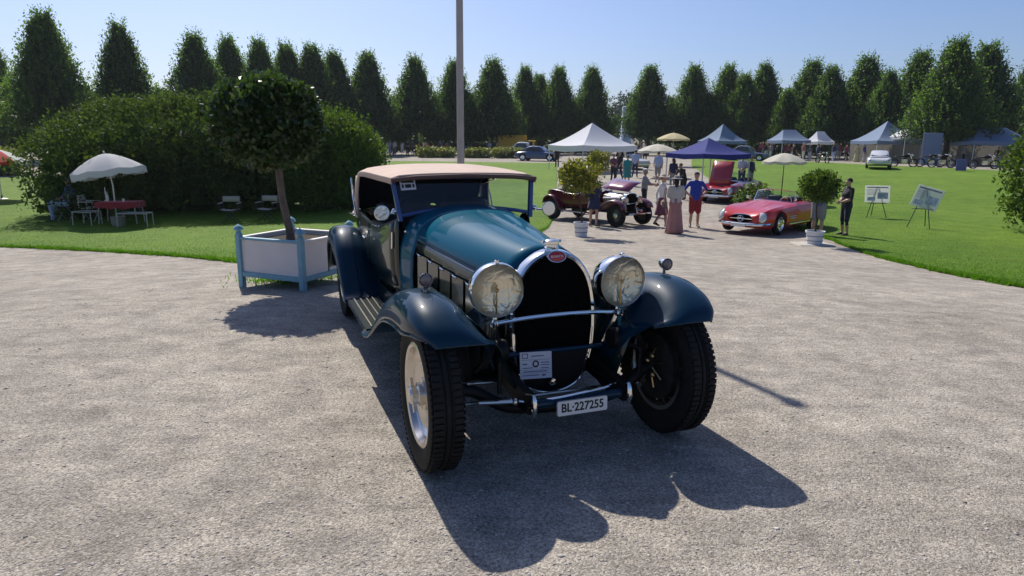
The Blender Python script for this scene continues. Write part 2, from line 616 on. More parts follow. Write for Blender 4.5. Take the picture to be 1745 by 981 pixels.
# grass blades: ragged edges and the near lawn
def blades():
    rng = np.random.default_rng(6)
    P, Hh = [], []
    for f, a0, a1, n, deep in ((lf, LEFT_NEAR[0][0], LEFT_NEAR[-1][0], 90000, 12), (rf, RIGHT_NEAR[2][0], RIGHT_NEAR[-1][0], 90000, 14)):
        a = rng.uniform(a0, a1, n)
        r0 = np.array([f(t)[0] for t in a])
        t = rng.random(n) ** 2.2
        r = r0 - .05 + t * deep
        P.append(np.stack([r * np.sin(a), r * np.cos(a)], 1))
        Hh.append(np.where(t < .01, .07, .045) * rng.uniform(.6, 1.3, n))
        # clumpy rim
        n2 = 14000
        a = rng.uniform(a0, a1, n2)
        r0 = np.array([f(t)[0] for t in a])
        cl = np.sin(a * 170) + np.sin(a * 61 + 1) + np.sin(a * 397 + 2)
        k = cl > .2
        a, r0 = a[k], r0[k]
        r = r0 + rng.normal(-.02, .11, len(a))
        P.append(np.stack([r * np.sin(a), r * np.cos(a)], 1))
        Hh.append(.07 * rng.uniform(.6, 1.5, len(a)))
    # weeds under the planter box
    c = G(487, 480)
    q = rng.normal(0, 1, (1100, 2)) * (.30, .26) + (c.x, c.y + .25)
    P.append(q)
    Hh.append(.06 * rng.uniform(.5, 1.6, len(q)))
    P, Hh = np.concatenate(P), np.concatenate(Hh)
    n = len(P)
    z = ztn(P[:, 0], P[:, 1]) + .005
    th = rng.uniform(0, 6.28, n)
    wd = .007 * rng.uniform(.7, 1.6, n)
    b = np.stack([P[:, 0], P[:, 1], z], 1)
    sx = np.stack([np.cos(th) * wd, np.sin(th) * wd, 0 * wd], 1)
    lean = np.stack([rng.normal(0, .5, n) * Hh, rng.normal(0, .5, n) * Hh, Hh], 1)
    V = np.stack([b - sx, b + sx, b + lean], 1).reshape(-1, 3)
    o = npmesh('grass_blades', V, np.arange(3 * n).reshape(-1, 3), leafmat('grass_blade', (.05, .13, .007), (.12, .26, .016), trans=.4, spec=.15, rough=.5))
    kind(o, 'stuff')
    tag(o, 'short green grass blades of the lawns and their ragged edges', 'grass')
blades()
# ================================================================== shared vehicle materials
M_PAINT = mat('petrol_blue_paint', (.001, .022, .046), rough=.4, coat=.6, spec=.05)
M_BONNET = mat('sky_reflection_bonnet_paint', (.002, .088, .150), rough=.4, coat=.45, spec=.03)  # car paint with the blue of the reflected sky put into its colour
M_PAINTG = mat('lawn_reflection_petrol_paint', (.003, .016, .014), rough=.3, coat=1.0, spec=.3)  # car paint, its colour darkened and greened for reflected lawn and shrubs
M_FRAMEBLUE = mat('blue_windscreen_frame', (.045, .085, .24), rough=.3, coat=.6)
M_CHROME = mat('chrome', (.82, .82, .80), rough=.06, metal=1.0)
M_ALU = mat('polished_aluminium', (.66, .62, .56), rough=.24, metal=1.0, var=.08, vscale=12)
M_BLACK = mat('black_metal', (.004, .004, .005), rough=.55, spec=.3, var=.3, vscale=10)
M_GRILLE = mat('radiator_mesh', (.0015, .0015, .0018), rough=.8, spec=.1)
M_TYRE = mat('tyre_rubber', (.012, .0115, .011), rough=.75, spec=.3, var=.35, vscale=9, bump=.15, bscale=40)
M_TAN = mat('tan_soft_top_cloth', (.58, .43, .335), rough=.9, var=.10, vscale=5, bump=.25, bscale=9, sheen=.2)
M_LINING = mat('dark_blue_lining', (.012, .012, .022), rough=.9)
M_SEAT = mat('dark_leather', (.014, .013, .014), rough=.5)
M_BRASS = mat('brass', (.55, .40, .20), rough=.3, metal=1.0)
M_WHITEP = mat('white_enamel', (.74, .74, .71), rough=.4)
M_INK = mat('black_ink', (.012, .012, .012), rough=.5)
M_PAPER = mat('paper', (.66, .65, .70), rough=.8)
M_RED = mat('red_enamel', (.42, .02, .03), rough=.25, coat=.6)
M_STEEL = mat('worn_steel', (.30, .29, .27), rough=.4, metal=1.0, var=.3, vscale=20)
def glass_mat(name, tint=(.9, .95, .93), rough=0.0, refl=.5):
    """thin window glass: mirror reflection by viewing angle over a clear pane"""
    m, nt, b = newmat(name)
    N, L = nt.nodes, nt.links
    g = N.new('ShaderNodeBsdfGlossy')
    g.inputs['Roughness'].default_value = rough
    t = N.new('ShaderNodeBsdfTransparent')
    t.inputs['Color'].default_value = tint + (1,)
    fr = N.new('ShaderNodeFresnel')
    fr.inputs['IOR'].default_value = 1.0 + refl
    ms = N.new('ShaderNodeMixShader')
    L.new(fr.outputs[0], ms.inputs[0])
    L.new(t.outputs[0], ms.inputs[1])
    L.new(g.outputs[0], ms.inputs[2])
    L.new(ms.outputs[0], N['Material Output'].inputs['Surface'])
    return m
M_GLASS = glass_mat('window_glass', (.78, .84, .86), refl=.6)
M_DRUM = mat('brake_drum_iron', (.05, .045, .042), rough=.45, metal=.6, var=.4, vscale=14)
M_LENS = glass_mat('lamp_lens', (.95, .93, .86), refl=.5)
def lens_reflector():
    m, nt, b = newmat('lamp_reflector')
    N, L = nt.nodes, nt.links
    tc = N.new('ShaderNodeTexCoord')
    n = N.new('ShaderNodeTexNoise')
    n.inputs['Scale'].default_value = 15
    n.inputs['Detail'].default_value = 2
    n.inputs['Distortion'].default_value = 1.2
    L.new(tc.outputs['Object'], n.inputs['Vector'])
    bp = N.new('ShaderNodeBump')
    bp.inputs['Strength'].default_value = .42
    bp.inputs['Distance'].default_value = .03
    L.new(n.outputs['Fac'], bp.inputs['Height'])
    L.new(bp.outputs[0], b.inputs['Normal'])
    b.inputs['Base Color'].default_value = (.90, .86, .76, 1)
    b.inputs['Metallic'].default_value = .8
    b.inputs['Roughness'].default_value = .3
    return m
M_REFL = lens_reflector()
RX90 = R(90)

# ---- wheel: axis along x, outer face towards -x (mirror with sx)
def wheel(parent, pos, rad=.405, wid=.168, rim=.262, sx=-1, steer=0.0, spokes=None, m_rim=None, m_disc=None, treads=76, name='wheel', lugs=True, slots=False):
    Y2X = Matrix.Rotation(R(90), 4, 'Y') if sx > 0 else Matrix.Rotation(R(-90), 4, 'Y')   # +z -> outward
    h = wid / 2
    s = rad - rim
    prof = [(rim - .01, -h * .62), (rim + .012, -h * .78), (rim + s * .35, -h * .98), (rim + s * .62, -h), (rad - s * .16, -h * .92), (rad - .022, -h * .80), (rad - .012, -h * .66),
            (rad - .012, -h * .22), (rad - .018, -h * .20), (rad - .018, -h * .13), (rad - .010, -h * .11), (rad - .010, h * .11), (rad - .018, h * .13), (rad - .018, h * .20), (rad - .012, h * .22),
            (rad - .012, h * .66), (rad - .022, h * .80), (rad - s * .16, h * .92), (rad - s * .38, h), (rad - s * .65, h * .98), (rim + .012, h * .78), (rim - .01, h * .62)]
    t = MB()
    t.lathe(prof, 56, M=Y2X)
    if lugs:
        for k in range(treads):
            a = 2 * PI * k / treads
            for sgn, off in ((-1, 0), (1, .5)):
                a2 = a + off * 2 * PI / treads
                M = Y2X @ Matrix.Rotation(a2, 4, 'Z') @ Matrix.Translation((rad - .008, 0, sgn * h * .58))
                t.box((0, 0, 0), (.011, 2 * PI * rad / treads * .66, h * .52), M=M)
                M = Y2X @ Matrix.Rotation(a2, 4, 'Z') @ Matrix.Translation((rad - .026, 0, sgn * h * .90)) @ Matrix.Rotation(-sgn * .6, 4, 'Y')
                t.box((0, 0, 0), (.022, 2 * PI * rad / treads * .55, h * .07), M=M)
    w = MB().lathe([(rim + .004, h * .60), (rim + .014, h * .80), (rim + .002, h * .86), (rim - .012, h * .78), (rim - .022, h * .40), (rim - .030, h * .34), (rim - .040, h * .10), (rim - .055, h * .02),
                    (rim - .045, -h * .3), (rim - .02, -h * .8), (rim + .004, -h * .8)], 48, M=Y2X)
    root = w.build(name, m_rim or M_ALU, parent)
    root.location = pos
    root.rotation_euler = (0, 0, steer)
    t.build('tyre', M_TYRE, root, angle=25)
    if spokes:
        d = MB()
        for k in range(spokes):
            a = 2 * PI * k / spokes
            for (z0, tw) in ((h * .75, .25), (-h * .2, -.25)):
                M = Y2X
                d.tube([(.045 * math.cos(a + tw), .045 * math.sin(a + tw), z0), ((rim - .03) * math.cos(a), (rim - .03) * math.sin(a), 0)], .0035, 4, caps=False, M=M)
        d.build('spokes', m_disc or M_STEEL, root)
    else:
        d = MB()
        d.lathe([(.001, h * .30), (.12, h * .34), (.160, h * .46), (.170, h * .46), (.178, h * .30), (rim - .07, h * .06), (rim - .05, h * .02)], 48, M=Y2X)
        d.build('wheel_disc', m_disc or M_ALU, root)
        if slots:
            v = MB().bevbox((0, 0, 0), (.034, .016, .010), .003)
            sl = None
            for k in range(24):
                if sl is None:
                    o = v.build('cooling_slot', M_BLACK, root)
                    sl = o.data
                else:
                    o = link('cooling_slot', sl, root)
                o.matrix_local = Y2X @ Matrix.Rotation(2 * PI * k / 24, 4, 'Z') @ Matrix.Translation((rim - .066, 0, h * .07))
    hb = MB()
    hb.lathe([(.085, h * .30), (.085, h * .46), (.062, h * .52), (.062, h * .75), (.048, h * .85), (.048, h * 1.15), (.038, h * 1.28), (.001, h * 1.30)], 24, M=Y2X)
    for a in (0.5, 0.5 + PI):
        hb.box((0, 0, 0), (.055, .03, .016), M=Y2X @ Matrix.Rotation(a, 4, 'Z') @ Matrix.Translation((.062, 0, h * 1.02)))
    hb.build('hub_nut', M_ALU if not spokes else M_CHROME, root)
    ir = MB()
    for k in range(18):
        a = 2 * PI * k / 18
        ir.box((0, 0, 0), (rim - .225, .010, .012), M=Y2X @ Matrix.Rotation(a, 4, 'Z') @ Matrix.Translation(((rim + .195) / 2 - .015, 0, -h * .35)))
    if not spokes:
        kind(ir.build('inner_fins', M_ALU, root), 'stuff')
    br = MB()
    br.lathe([(.001, -h * .95), (.17, -h * .95), (.20, -h * .85), (.205, -h * .1), (.001, -h * .05)], 32, M=Y2X)
    br.build('brake_drum', M_DRUM, root)
    return root

def sweep(path, sec, n=6):
    """path: (y, z, blend...) control rows; sec(row) -> list of (x, d): x across, d along the path normal"""
    P = crom(path, n)
    rows = []
    for i, p in enumerate(P):
        a, b = P[max(i - 1, 0)], P[min(i + 1, len(P) - 1)]
        ty, tz = b[0] - a[0], b[1] - a[1]
        l = math.hypot(ty, tz) or 1
        ny, nz = -tz / l, ty / l
        if nz < 0 and False:
            ny, nz = -ny, -nz
        rows.append([(x, p[0] + ny * d, p[1] + nz * d) for x, d in sec(p)])
    return rows
def mirror_rows(rows, s, dx=0.0):
    return [[(x * s + dx, y, z) for x, y, z in r] for r in rows]
def solid(o, t=.006, off=-1):
    md = o.modifiers.new('thickness', 'SOLIDIFY')
    md.thickness = t
    md.offset = off
    return o
def headlamp(parent, pos, r=.148, depth=.20, ry=0.0, name='headlamp', stalk=True):
    """drum lamp facing -y"""
    F = Matrix.Rotation(R(90), 4, 'X')          # +z -> -y
    b = MB()
    b.lathe([(r * .97, 0), (r * .985, -.02), (r * .93, -depth * .4), (r * .72, -depth * .75), (r * .35, -depth * .96), (.001, -depth)], 36, M=F)
    root = b.build(name, M_CHROME, parent)
    root.location = pos
    root.rotation_euler = (0, 0, ry)
    q = MB().lathe([(r * .955, .012), (r * .965, .024), (r * 1.0, .030), (r * 1.03, .018), (r * 1.035, -.012), (r * .985, -.022)], 48, M=F)
    q.bevbox((0, 0, 0), (.022, .03, .022), .004, M=Matrix.Translation((0, -.004, r * 1.06)))
    q.build('rim', M_CHROME, root)
    g = MB().lathe([(r * .965, .018), (r * .8, .030), (r * .5, .038), (r * .2, .042), (.0005, .0425)], 40, M=F)
    g.build('lens', M_LENS, root)
    f = MB().lathe([(r * .96, .010), (r * .8, .000), (r * .5, -.010), (r * .2, -.016), (.0005, -.017)], 40, M=F)
    f.build('reflector', M_REFL, root)
    u = MB()
    u.sphere((0, -.012, 0), .012, 10, 8)
    u.tube([(0, -.004, .03), (0, -.004, -r * .9)], .0045, 6)
    u.build('bulb', M_BRASS, root)
    return root

# ================================================================== the big blue car in front
CAR = thing('vintage_car', 'large dark blue vintage cabriolet with horseshoe radiator and tan soft top', 'car', (.332, 3.525, 0), R(20.9))
# -- frame
fr = MB()
for s in (-1, 1):
    rail = crom([(-.13, .335), (.05, .345), (.35, .37), (.9, .42), (2.2, .45), (3.9, .47)], 5)
    rows = []
    for y, z in rail:
        rows.append([(s * .285 - .024, y, z - .05), (s * .285 + .024, y, z - .05), (s * .285 + .024, y, z + .05), (s * .285 - .024, y, z + .05)])
    fr.grid(rows, closev=True, cap0=True, cap1=True)
for y in (.75, 1.6, 2.5, 3.6):
    fr.box((0, y, .45), (.57, .07, .08))
fr.build('chassis_frame', M_BLACK, CAR)
sh = MB()
sh.box((0, 2.7, .43), (1.15, 2.4, .03))
sh.bevbox((0, 1.15, .36), (.56, 1.6, .20), .05)
sh.box((0, 1.2, .335), (1.05, 1.7, .02))
sh.tube([(.12, 1.4, .3), (.14, 2.6, .26), (.3, 3.9, .28)], .035, 8)
sh.build('underside', M_BLACK, CAR)
for s in (-1, 1):
    c = MB()
    c.tube([(s * .285, -.145, .398), (s * .285, -.158, .37), (s * .285, -.162, .32), (s * .285, -.150, .278)], [.010, .0155, .0155, .010], 10)
    c.build('spring_end_cap', M_CHROME, CAR)
    sp = MB()
    for k in range(4):
        L0 = .46 - k * .075
        sp.grid([[(s * .285 + dx, y * L0, .315 - k * .013 - .05 * (1 - y * y) * 0 + .05 * y * y + dz) for dx, dz in ((-.025, 0), (.025, 0), (.025, .011), (-.025, .011))] for y in (-1 * (.33 if k == 0 else .33) / 1, -.15, 0, .5, 1)], closev=True, cap0=True, cap1=True)
    sp.build('leaf_spring', M_BLACK, CAR)
ct = MB()
ct.tube([(-.27, -.10, .325), (.27, -.10, .325)], .027, 12)
ct.build('front_cross_tube', M_PAINT, CAR)
cb = MB()
cb.tube(crom([(-.40, .0, .345), (-.30, -.07, .335), (-.15, -.11, .348), (0, -.12, .362), (.15, -.11, .372), (.26, -.07, .378), (.30, -.04, .375)], 5), .0075, 8)
cb.build('chrome_front_rod', M_CHROME, CAR)
ax = MB()
ax.tube(crom([(-.66, .05, .405), (-.55, .05, .38), (-.36, .05, .27), (-.1, .05, .235), (.1, .05, .235), (.33, .05, .27), (.48, .05, .38), (.56, .05, .405)], 5), .034, 12)
for s in (-1, 1):
    ax.tube([(s * .60 - .05, .05, .32), (s * .60 - .05, .05, .50)], .03, 10)
ax.build('front_axle', M_BLACK, CAR)
tr = MB()
tr.tube([(-.60, .20, .25), (.60, .20, .25)], .011, 8)
tr.tube([(-.60, .20, .25), (-.62, .05, .36)], .014, 8)
tr.tube([(.60, .20, .25), (.53, .05, .36)], .014, 8)
tr.tube([(-.60, .02, .44), (-.42, .10, .40)], .008, 8)
tr.tube([(-.55, -.03, .345), (-.36, -.05, .335)], .012, 8)
tr.sphere((-.35, -.05, .335), .022)
tr.build('steering_rods', M_ALU, CAR)
rax = MB()
rax.tube([(-.66, 3.4, .42), (.66, 3.4, .42)], .045, 10)
rax.sphere((0, 3.4, .42), .14)
rax.build('rear_axle', M_BLACK, CAR)
# shock absorbers, brake levers and cables behind the front wheels
for s in (-1, 1):
    sh = MB()
    sh.lathe([(.001, -.03), (.06, -.03), (.065, -.02), (.065, .02), (.06, .03), (.001, .03)], 16, M=Tm((s * .36, .16, .56), ry=R(90)))
    sh.tube([(s * .38, .16, .56), (s * .43, -.02, .54), (s * .43, -.02, .38)], .012, 6)
    sh.tube([(s * .38, .16, .56), (s * .53, .1, .47)], .014, 6)
    SH = sh.build('shock_absorber', M_BLACK, CAR)
    for k in range(4):
        ca = MB()
        ca.tube(crom([(s * (.39 + .02 * k), .14, .72), (s * (.43 + .02 * k), .06, .62 - .02 * k), (s * (.48 + .015 * k), .06, .50)], 4), .004, 5)
        ca.build('brake_cable', M_BLACK, SH)
# -- wheels
for s, y, xx in ((-1, .05, -.795), (1, .05, .640), (-1, 3.4, -.765), (1, 3.4, .725)):
    wheel(CAR, (xx, y, .405), rad=.405, rim=.262, sx=s, slots=(y < 1))
# hub mechanics seen inside the right front wheel
hm = MB()
for k in range(8):
    a = 2 * PI * k / 8
    hm.tube([(.535, .05 + .04 * math.cos(a), .405 + .04 * math.sin(a)), (.545, .05 + .13 * math.cos(a + .4), .405 + .13 * math.sin(a + .4))], .005, 5)
for k in range(5):
    hm.sphere((.525 + .012 * (k % 2), -.01 + .03 * k, .37 + .035 * ((k * 7) % 4)), .017, 8, 6)
hm.build('brake_linkage', M_BRASS, CAR)

# -- radiator
HS = [(0, 1.062), (.05, 1.056), (.10, 1.036), (.15, .998), (.19, .945), (.217, .88), (.236, .80), (.246, .70), (.247, .60), (.238, .50), (.222, .43)]
def horseshoe(k=0.0, n=3, zcut=.43):
    """half outline from bottom left over the arch to bottom right, grown by k"""
    h = crom(HS, n)
    pts = []
    for i, (x, z) in enumerate(h):
        a, b = h[max(i - 1, 0)], h[min(i + 1, len(h) - 1)]
        tx, tz = b[0] - a[0], b[1] - a[1]
        l = math.hypot(tx, tz)
        if i == 0:
            nx, nz = 0, 1
        else:
            nx, nz = -tz / l, tx / l
        pts.append((x + nx * k, z + nz * k))
    return [(-x, z) for x, z in pts[::-1]] + pts[1:]
rs = MB()
rows = []
for k, y in ((-.006, .262), (.0, .246), (.014, .240), (.026, .248), (.032, .268), (.034, .31), (.030, .345)):
    rows.append([(x, y, z) for x, z in horseshoe(k)])
rs.grid(rows, flip=True)
RAD = rs.build('radiator_shell', M_CHROME, CAR)
core = MB()
hs = horseshoe(.0)
n = len(hs)
core.add([(x, .268, z) for x, z in hs], [tuple(range(n - 1, -1, -1))])
for i in range(-10, 11):
    x = i * .0225
    zs = np.interp(abs(x), [p[0] for p in HS[:8]], [p[1] for p in HS[:8]]) if abs(x) < .246 else .6
    core.tube([(x, .262, .43), (x, .262, zs - .012)], .0016, 4, caps=False)
core.build('radiator_core', M_GRILLE, RAD)
# lower apron with its chrome edge
ap = MB()
U = crom([(-.222, .425), (-.20, .362), (-.165, .295), (-.09, .252), (0, .236), (.09, .250), (.165, .288), (.205, .345), (.222, .425)], 4)
top = [(-.236 + .472 * i / (len(U) - 1), .50) for i in range(len(U))]
ap.grid([[(x, .262, z) for x, z in top], [(x, .256, z) for x, z in U]])
ap.build('lower_apron', M_BLACK, CAR)
ue = MB()
ue.tube([(x, .250, z) for x, z in U], .0075, 8)
for s in (-1, 1):
    ue.tube([(s * .247, .243, .62), (s * .240, .243, .5), (s * .222, .247, .425)], .008, 8)
ue.build('apron_trim', M_CHROME, CAR)
hc = MB()
hc.lathe([(.001, .026), (.018, .024), (.027, .014), (.030, 0)], 20, M=Tm((0, .250, .306), rx=RX90))
hc.build('crank_hole_cover', M_CHROME, CAR)
cp = MB()
cp.lathe([(.040, 0), (.043, .012), (.036, .018), (.036, .030), (.045, .034), (.045, .05), (.034, .058), (.001, .060)], 20, M=Tm((0, .300, 1.090)))
cp.tube([(-.058, .300, 1.137), (.058, .300, 1.137)], .009, 8)
cp.build('radiator_cap', M_CHROME, CAR)
bd = MB()
BM = Tm((0, .226, 1.058), rx=R(72))
bd.lathe([(.001, .007), (.035, .007), (.046, .003), (.048, -.004)], 28, M=BM @ Matrix.Diagonal((1.12, .62, 1, 1)))
BADGE = bd.build('radiator_badge', M_RED, CAR)
br = MB()
br.lathe([(.046, .000), (.047, .0075), (.052, .0075), (.053, -.004)], 28, M=BM @ Matrix.Diagonal((1.12, .66, 1, 1)))
br.build('badge_rim', M_CHROME, BADGE)
text_mesh('badge_lettering', 'BUGATTI', .0185, M_WHITEP, BADGE, tuple(BM @ Vector((0, 0, .0075))), (R(72), 0, 0), ext=.0006)

for s in (-1, 1):
    q = MB()
    q.grid([[(s * .25, .36, .92), (s * .40, .36, .80), (s * .52, .36, .72)], [(s * .25, .36, .62), (s * .38, .36, .60), (s * .50, .36, .58)], [(s * .24, .36, .30), (s * .36, .36, .30), (s * .46, .36, .34)]], flip=(s < 0))
    q.grid([[(s * .52, y, .74) for y in (.05, .4, .9, 1.4)], [(s * .40, y, .60) for y in (.05, .4, .9, 1.4)], [(s * .31, y, .36) for y in (.05, .4, .9, 1.4)]])
    solid(q.build('inner_apron', M_PAINTG, CAR), .004)
bx = MB()
bx.tube([(-.31, .235, .50), (.31, .235, .50)], .016, 8)
bx.build('radiator_cross_bar', M_PAINT, CAR)
# -- bonnet, cowl
BN = [(.33, 1.088, .232, .872, .262), (.60, 1.104, .286, .895, .315), (.90, 1.128, .340, .918, .365), (1.25, 1.152, .395, .945, .415), (1.60, 1.178, .448, .972, .465), (1.93, 1.196, .498, .996, .515)]
def bonnet_sec(y, half=None):
    zt_, xc, zc, xb = interp(BN, y)
    top = []
    for i in range(13):
        t = i / 12
        a = t * PI / 2
        e = .80
        x = xc * math.sin(a) ** e
        z = zc + (zt_ - zc) * (math.cos(a) ** 1.15 if a < PI / 2 - 1e-6 else 0)
        top.append((x, z))
    return top, (xc, zc, xb)
ys = [.33, .45, .6, .75, .9, 1.1, 1.3, 1.5, 1.68]
for s, nm in ((-1, 'bonnet_top'), (1, 'bonnet_top')):
    b = MB()
    rows = []
    for y in ys:
        t, _ = bonnet_sec(y)
        rows.append([(s * (.004 if i == 0 else x), y, z) for i, (x, z) in enumerate(t)])
    b.grid(rows, flip=(s > 0))
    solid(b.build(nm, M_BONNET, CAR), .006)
    b = MB()
    rows = []
    for y in ys:
        _, (xc, zc, xb) = bonnet_sec(y)
        rows.append([(s * (xc + .004), y, zc - .004), (s * (xc + .016), y, zc - .03), (s * (xb - .006), y, zc - .12), (s * xb, y, .70), (s * (xb - .004), y, .50)])
    b.grid(rows, flip=(s > 0))
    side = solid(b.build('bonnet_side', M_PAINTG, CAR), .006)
    bead = MB()
    bead.tube([(s * (bonnet_sec(y)[1][0] + .006), y, bonnet_sec(y)[1][1]) for y in ys], .006, 6)
    bead.build('bonnet_bead', M_PAINT, side)
    for k in range(5):
        y0 = .62 + k * .205
        _, (xc, zc, xb) = bonnet_sec(y0 + .08)
        fl = MB()
        _, (xc2, zc2, xb2) = bonnet_sec(y0 + .16)
        fl.grid([[(s * (xb - .004 + .010), y0, zc - .09), (s * (xb + .010), y0, .60)], [(s * (xb2 - .012 + .034), y0 + .165, zc2 - .09), (s * (xb2 + .026), y0 + .165, .60)], [(s * (xb2 - .012), y0 + .168, zc2 - .09), (s * (xb2), y0 + .168, .60)]], flip=(s > 0))
        solid(fl.build('bonnet_vent_flap', M_PAINTG, side, smooth=False), .003)
        ha = MB()
        ha.tube([(s * (xb2 + .028), y0 + .055, zc - .083), (s * (xb2 + .036), y0 + .08, zc - .078), (s * (xb2 + .036), y0 + .145, zc - .074), (s * (xb2 + .03), y0 + .16, zc - .074)], .0055, 6)
        ha.build('flap_handle', M_CHROME, side)
hg = MB()
hg.tube([(0, y, bonnet_sec(y)[0][0][1] + .002) for y in ys], .0055, 8)
hg.build('bonnet_hinge', M_BONNET, CAR)
for (x, y) in ((-.19, 1.45), (.05, 1.0), (-.30, 1.62)):
    t, _ = bonnet_sec(y)
    z = float(np.interp(abs(x), [p[0] for p in t], [p[1] for p in t]))
    k = MB()
    k.sphere((x, y, z + .006), .010, 8, 6)
    k.build('bonnet_stud', M_CHROME, CAR)
cw = MB()
rows = []
for y in (1.688, 1.75, 1.82, 1.90, 1.96, 2.0):
    t, (xc, zc, xb) = bonnet_sec(y)
    t = t + [(xc + .012, zc - .03), (xb + .02, zc - .12), (xb + .03, .70), (xb + .02, .46)]
    rows.append([(-x, y, z) for x, z in t[::-1]] + [(x, y, z) for x, z in t[1:]])
cw.grid(rows, flip=True)
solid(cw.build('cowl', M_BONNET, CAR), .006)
for s in (-1, 1):
    k = MB()
    k.sphere((s * .505, 1.93, 1.01), .013, 8, 6)
    k.build('cowl_stud', M_CHROME, CAR)

# -- body tub: section = belt height, half widths
BT = [(1.98, 1.100, .540, .548, .50), (2.15, 1.050, .580, .590, .52), (2.4, .992, .610, .628, .55), (2.7, .978, .632, .655, .57), (3.0, 1.000, .648, .670, .58), (3.3, 1.035, .656, .672, .58), (3.55, 1.045, .640, .655, .56), (3.78, 1.02, .585, .60, .50), (3.95, .96, .47, .48, .40), (4.05, .88, .30, .31, .25)]
def side_pts(y):
    zb, xt, xm, xl = interp(BT, y)
    return [(xt - .03, zb - .012), (xt - .012, zb), (xt, zb - .008), (xt + .006, zb - .06), (xm, zb - .22), (xm - .004, .68), (xm - .03, .55), (xl, .46)]
yy = [1.98, 2.06, 2.15, 2.27, 2.4, 2.55, 2.7, 2.85, 3.0, 3.15, 3.3, 3.43, 3.55, 3.67, 3.78, 3.87, 3.95, 4.0, 4.05]
for s in (-1, 1):
    b = MB()
    b.grid([[(s * x, y, z) for x, z in side_pts(y)] for y in yy], flip=(s > 0))
    solid(b.build('body_side', M_PAINTG, CAR), .01)
    d = MB()
    d.grid([[(s * (x + (.005 if i > 1 else 0)), y, z + (.004 if i == 1 else 0)) for i, (x, z) in enumerate(side_pts(y)[:7])] for y in yy if 2.0 < y < 2.95], flip=(s > 0))
    door = solid(d.build('door', M_PAINTG, CAR), .008)
    h = MB()
    x, z = side_pts(2.10)[3][0] + .014, .93
    h.tube([(s * x, 2.06, .99), (s * (x + .004), 2.06, .86)], .008, 8)
    h.build('hinge', M_CHROME, door)
    h = MB()
    h.tube([(s * .672, 2.86, .86), (s * .70, 2.86, .86), (s * .70, 2.74, .855)], .008, 8)
    h.build('handle', M_CHROME, door)
    h = MB()
    rows = []
    for y in (2.02, 2.15, 2.4, 2.6, 2.8):
        zb, xt = interp(BT, y)[:2]
        rows.append([(s * (xt + .002), y, zb - .01), (s * (xt - .01), y, zb + .022), (s * (xt - .05), y, zb + .026), (s * (xt - .07), y, zb - .01)])
    h.grid(rows, flip=(s > 0))
    h.build('door_padding', M_SEAT, door)
tail = MB()
zb, xt, xm, xl = interp(BT, 4.05)
tail.grid([[(-x, 4.05, z) for x, z in side_pts(4.05)], [(0, 4.06, z) for x, z in side_pts(4.05)], [(x, 4.05, z) for x, z in side_pts(4.05)]])
tail.grid([[(-side_pts(y)[0][0], y, side_pts(y)[0][1]), (0, y, side_pts(y)[0][1] + .03), (side_pts(y)[0][0], y, side_pts(y)[0][1])] for y in (3.55, 3.7, 3.85, 3.95, 4.05)])
tail.build('tail_panel', M_PAINT, CAR)
# -- inside
sb = MB()
for s in (-1, 1):
    sb.bevbox((s * .29, 2.72, .72), (.50, .52, .16), .04)
    sb.bevbox((0, 0, 0), (.50, .14, .5), .05, M=Tm((s * .29, 2.98, .93), rx=R(-12)))
sb.bevbox((0, 3.45, .78), (1.1, .4, .16), .04)
sb.build('seats', M_SEAT, CAR)
fl = MB()
fl.box((0, 2.7, .50), (1.10, 1.5, .02))
fl.grid([[(-.52, 2.02, .50), (-.52, 2.02, 1.07), (-.25, 2.02, 1.14), (0, 2.02, 1.165), (.25, 2.02, 1.14), (.52, 2.02, 1.07), (.52, 2.02, .50)], [(-.52, 2.04, .50), (-.52, 2.04, 1.07), (-.25, 2.04, 1.14), (0, 2.04, 1.165), (.25, 2.04, 1.14), (.52, 2.04, 1.07), (.52, 2.04, .50)]])
fl.build('cabin_floor_and_dash', M_SEAT, CAR)
st = MB()
st.tube([(-.3 + .19 * math.cos(a), 2.32 + .07 * math.sin(a), 1.08 + .175 * math.sin(a)) for a in np.linspace(0, 2 * PI, 25)], .013, 8, caps=False)
st.tube([(-.3, 2.32, 1.08), (-.3, 2.02, 1.0)], .018, 8)
for a in (.3, 2.84, 4.71):
    st.tube([(-.3, 2.32, 1.08), (-.3 + .19 * math.cos(a), 2.32 + .07 * math.sin(a), 1.08 + .175 * math.sin(a))], .008, 6)
st.build('steering_wheel', M_BLACK, CAR)

# -- windscreen
def ws(x, t):
    """point on the windscreen plane, t 0 bottom .. 1 top"""
    yb, zb = 1.955, 1.128 + .052 * (1 - (x / .53) ** 2)
    yt_, zt_ = 2.035, 1.416
    return ((x) * (1 + .07 * t), yb + (yt_ - yb) * t, zb + (zt_ - zb) * t)
wf = MB()
bot = [ws(x, 0) for x in np.linspace(-.535, .535, 17)]
topp = [ws(x, 1) for x in np.linspace(-.535, .535, 9)]
wf.tube(bot, .015, 8)
wf.tube(topp, .014, 8)
for s in (-1, 1):
    p0, p1 = ws(s * .545, -.12), ws(s * .545, 1.02)
    wf.grid([[(p[0] - .015, p[1] - .02, p[2]), (p[0] + .015, p[1] - .02, p[2]), (p[0] + .015, p[1] + .02, p[2]), (p[0] - .015, p[1] + .02, p[2])] for p in (p0, p1)], closev=True, cap0=True, cap1=True)
WF = wf.build('windscreen_frame', M_FRAMEBLUE, CAR)
wg = MB()
wg.grid([[ws(x, t) for x in np.linspace(-.525, .525, 17)] for t in (.02, .5, .98)])
wg.build('windscreen_glass', M_GLASS, WF)
sk = MB()
sk.grid([[(lambda p: (p[0], p[1] - .004, p[2]))(ws(x, t)) for x in (-.495, -.38)] for t in (.66, .95)])
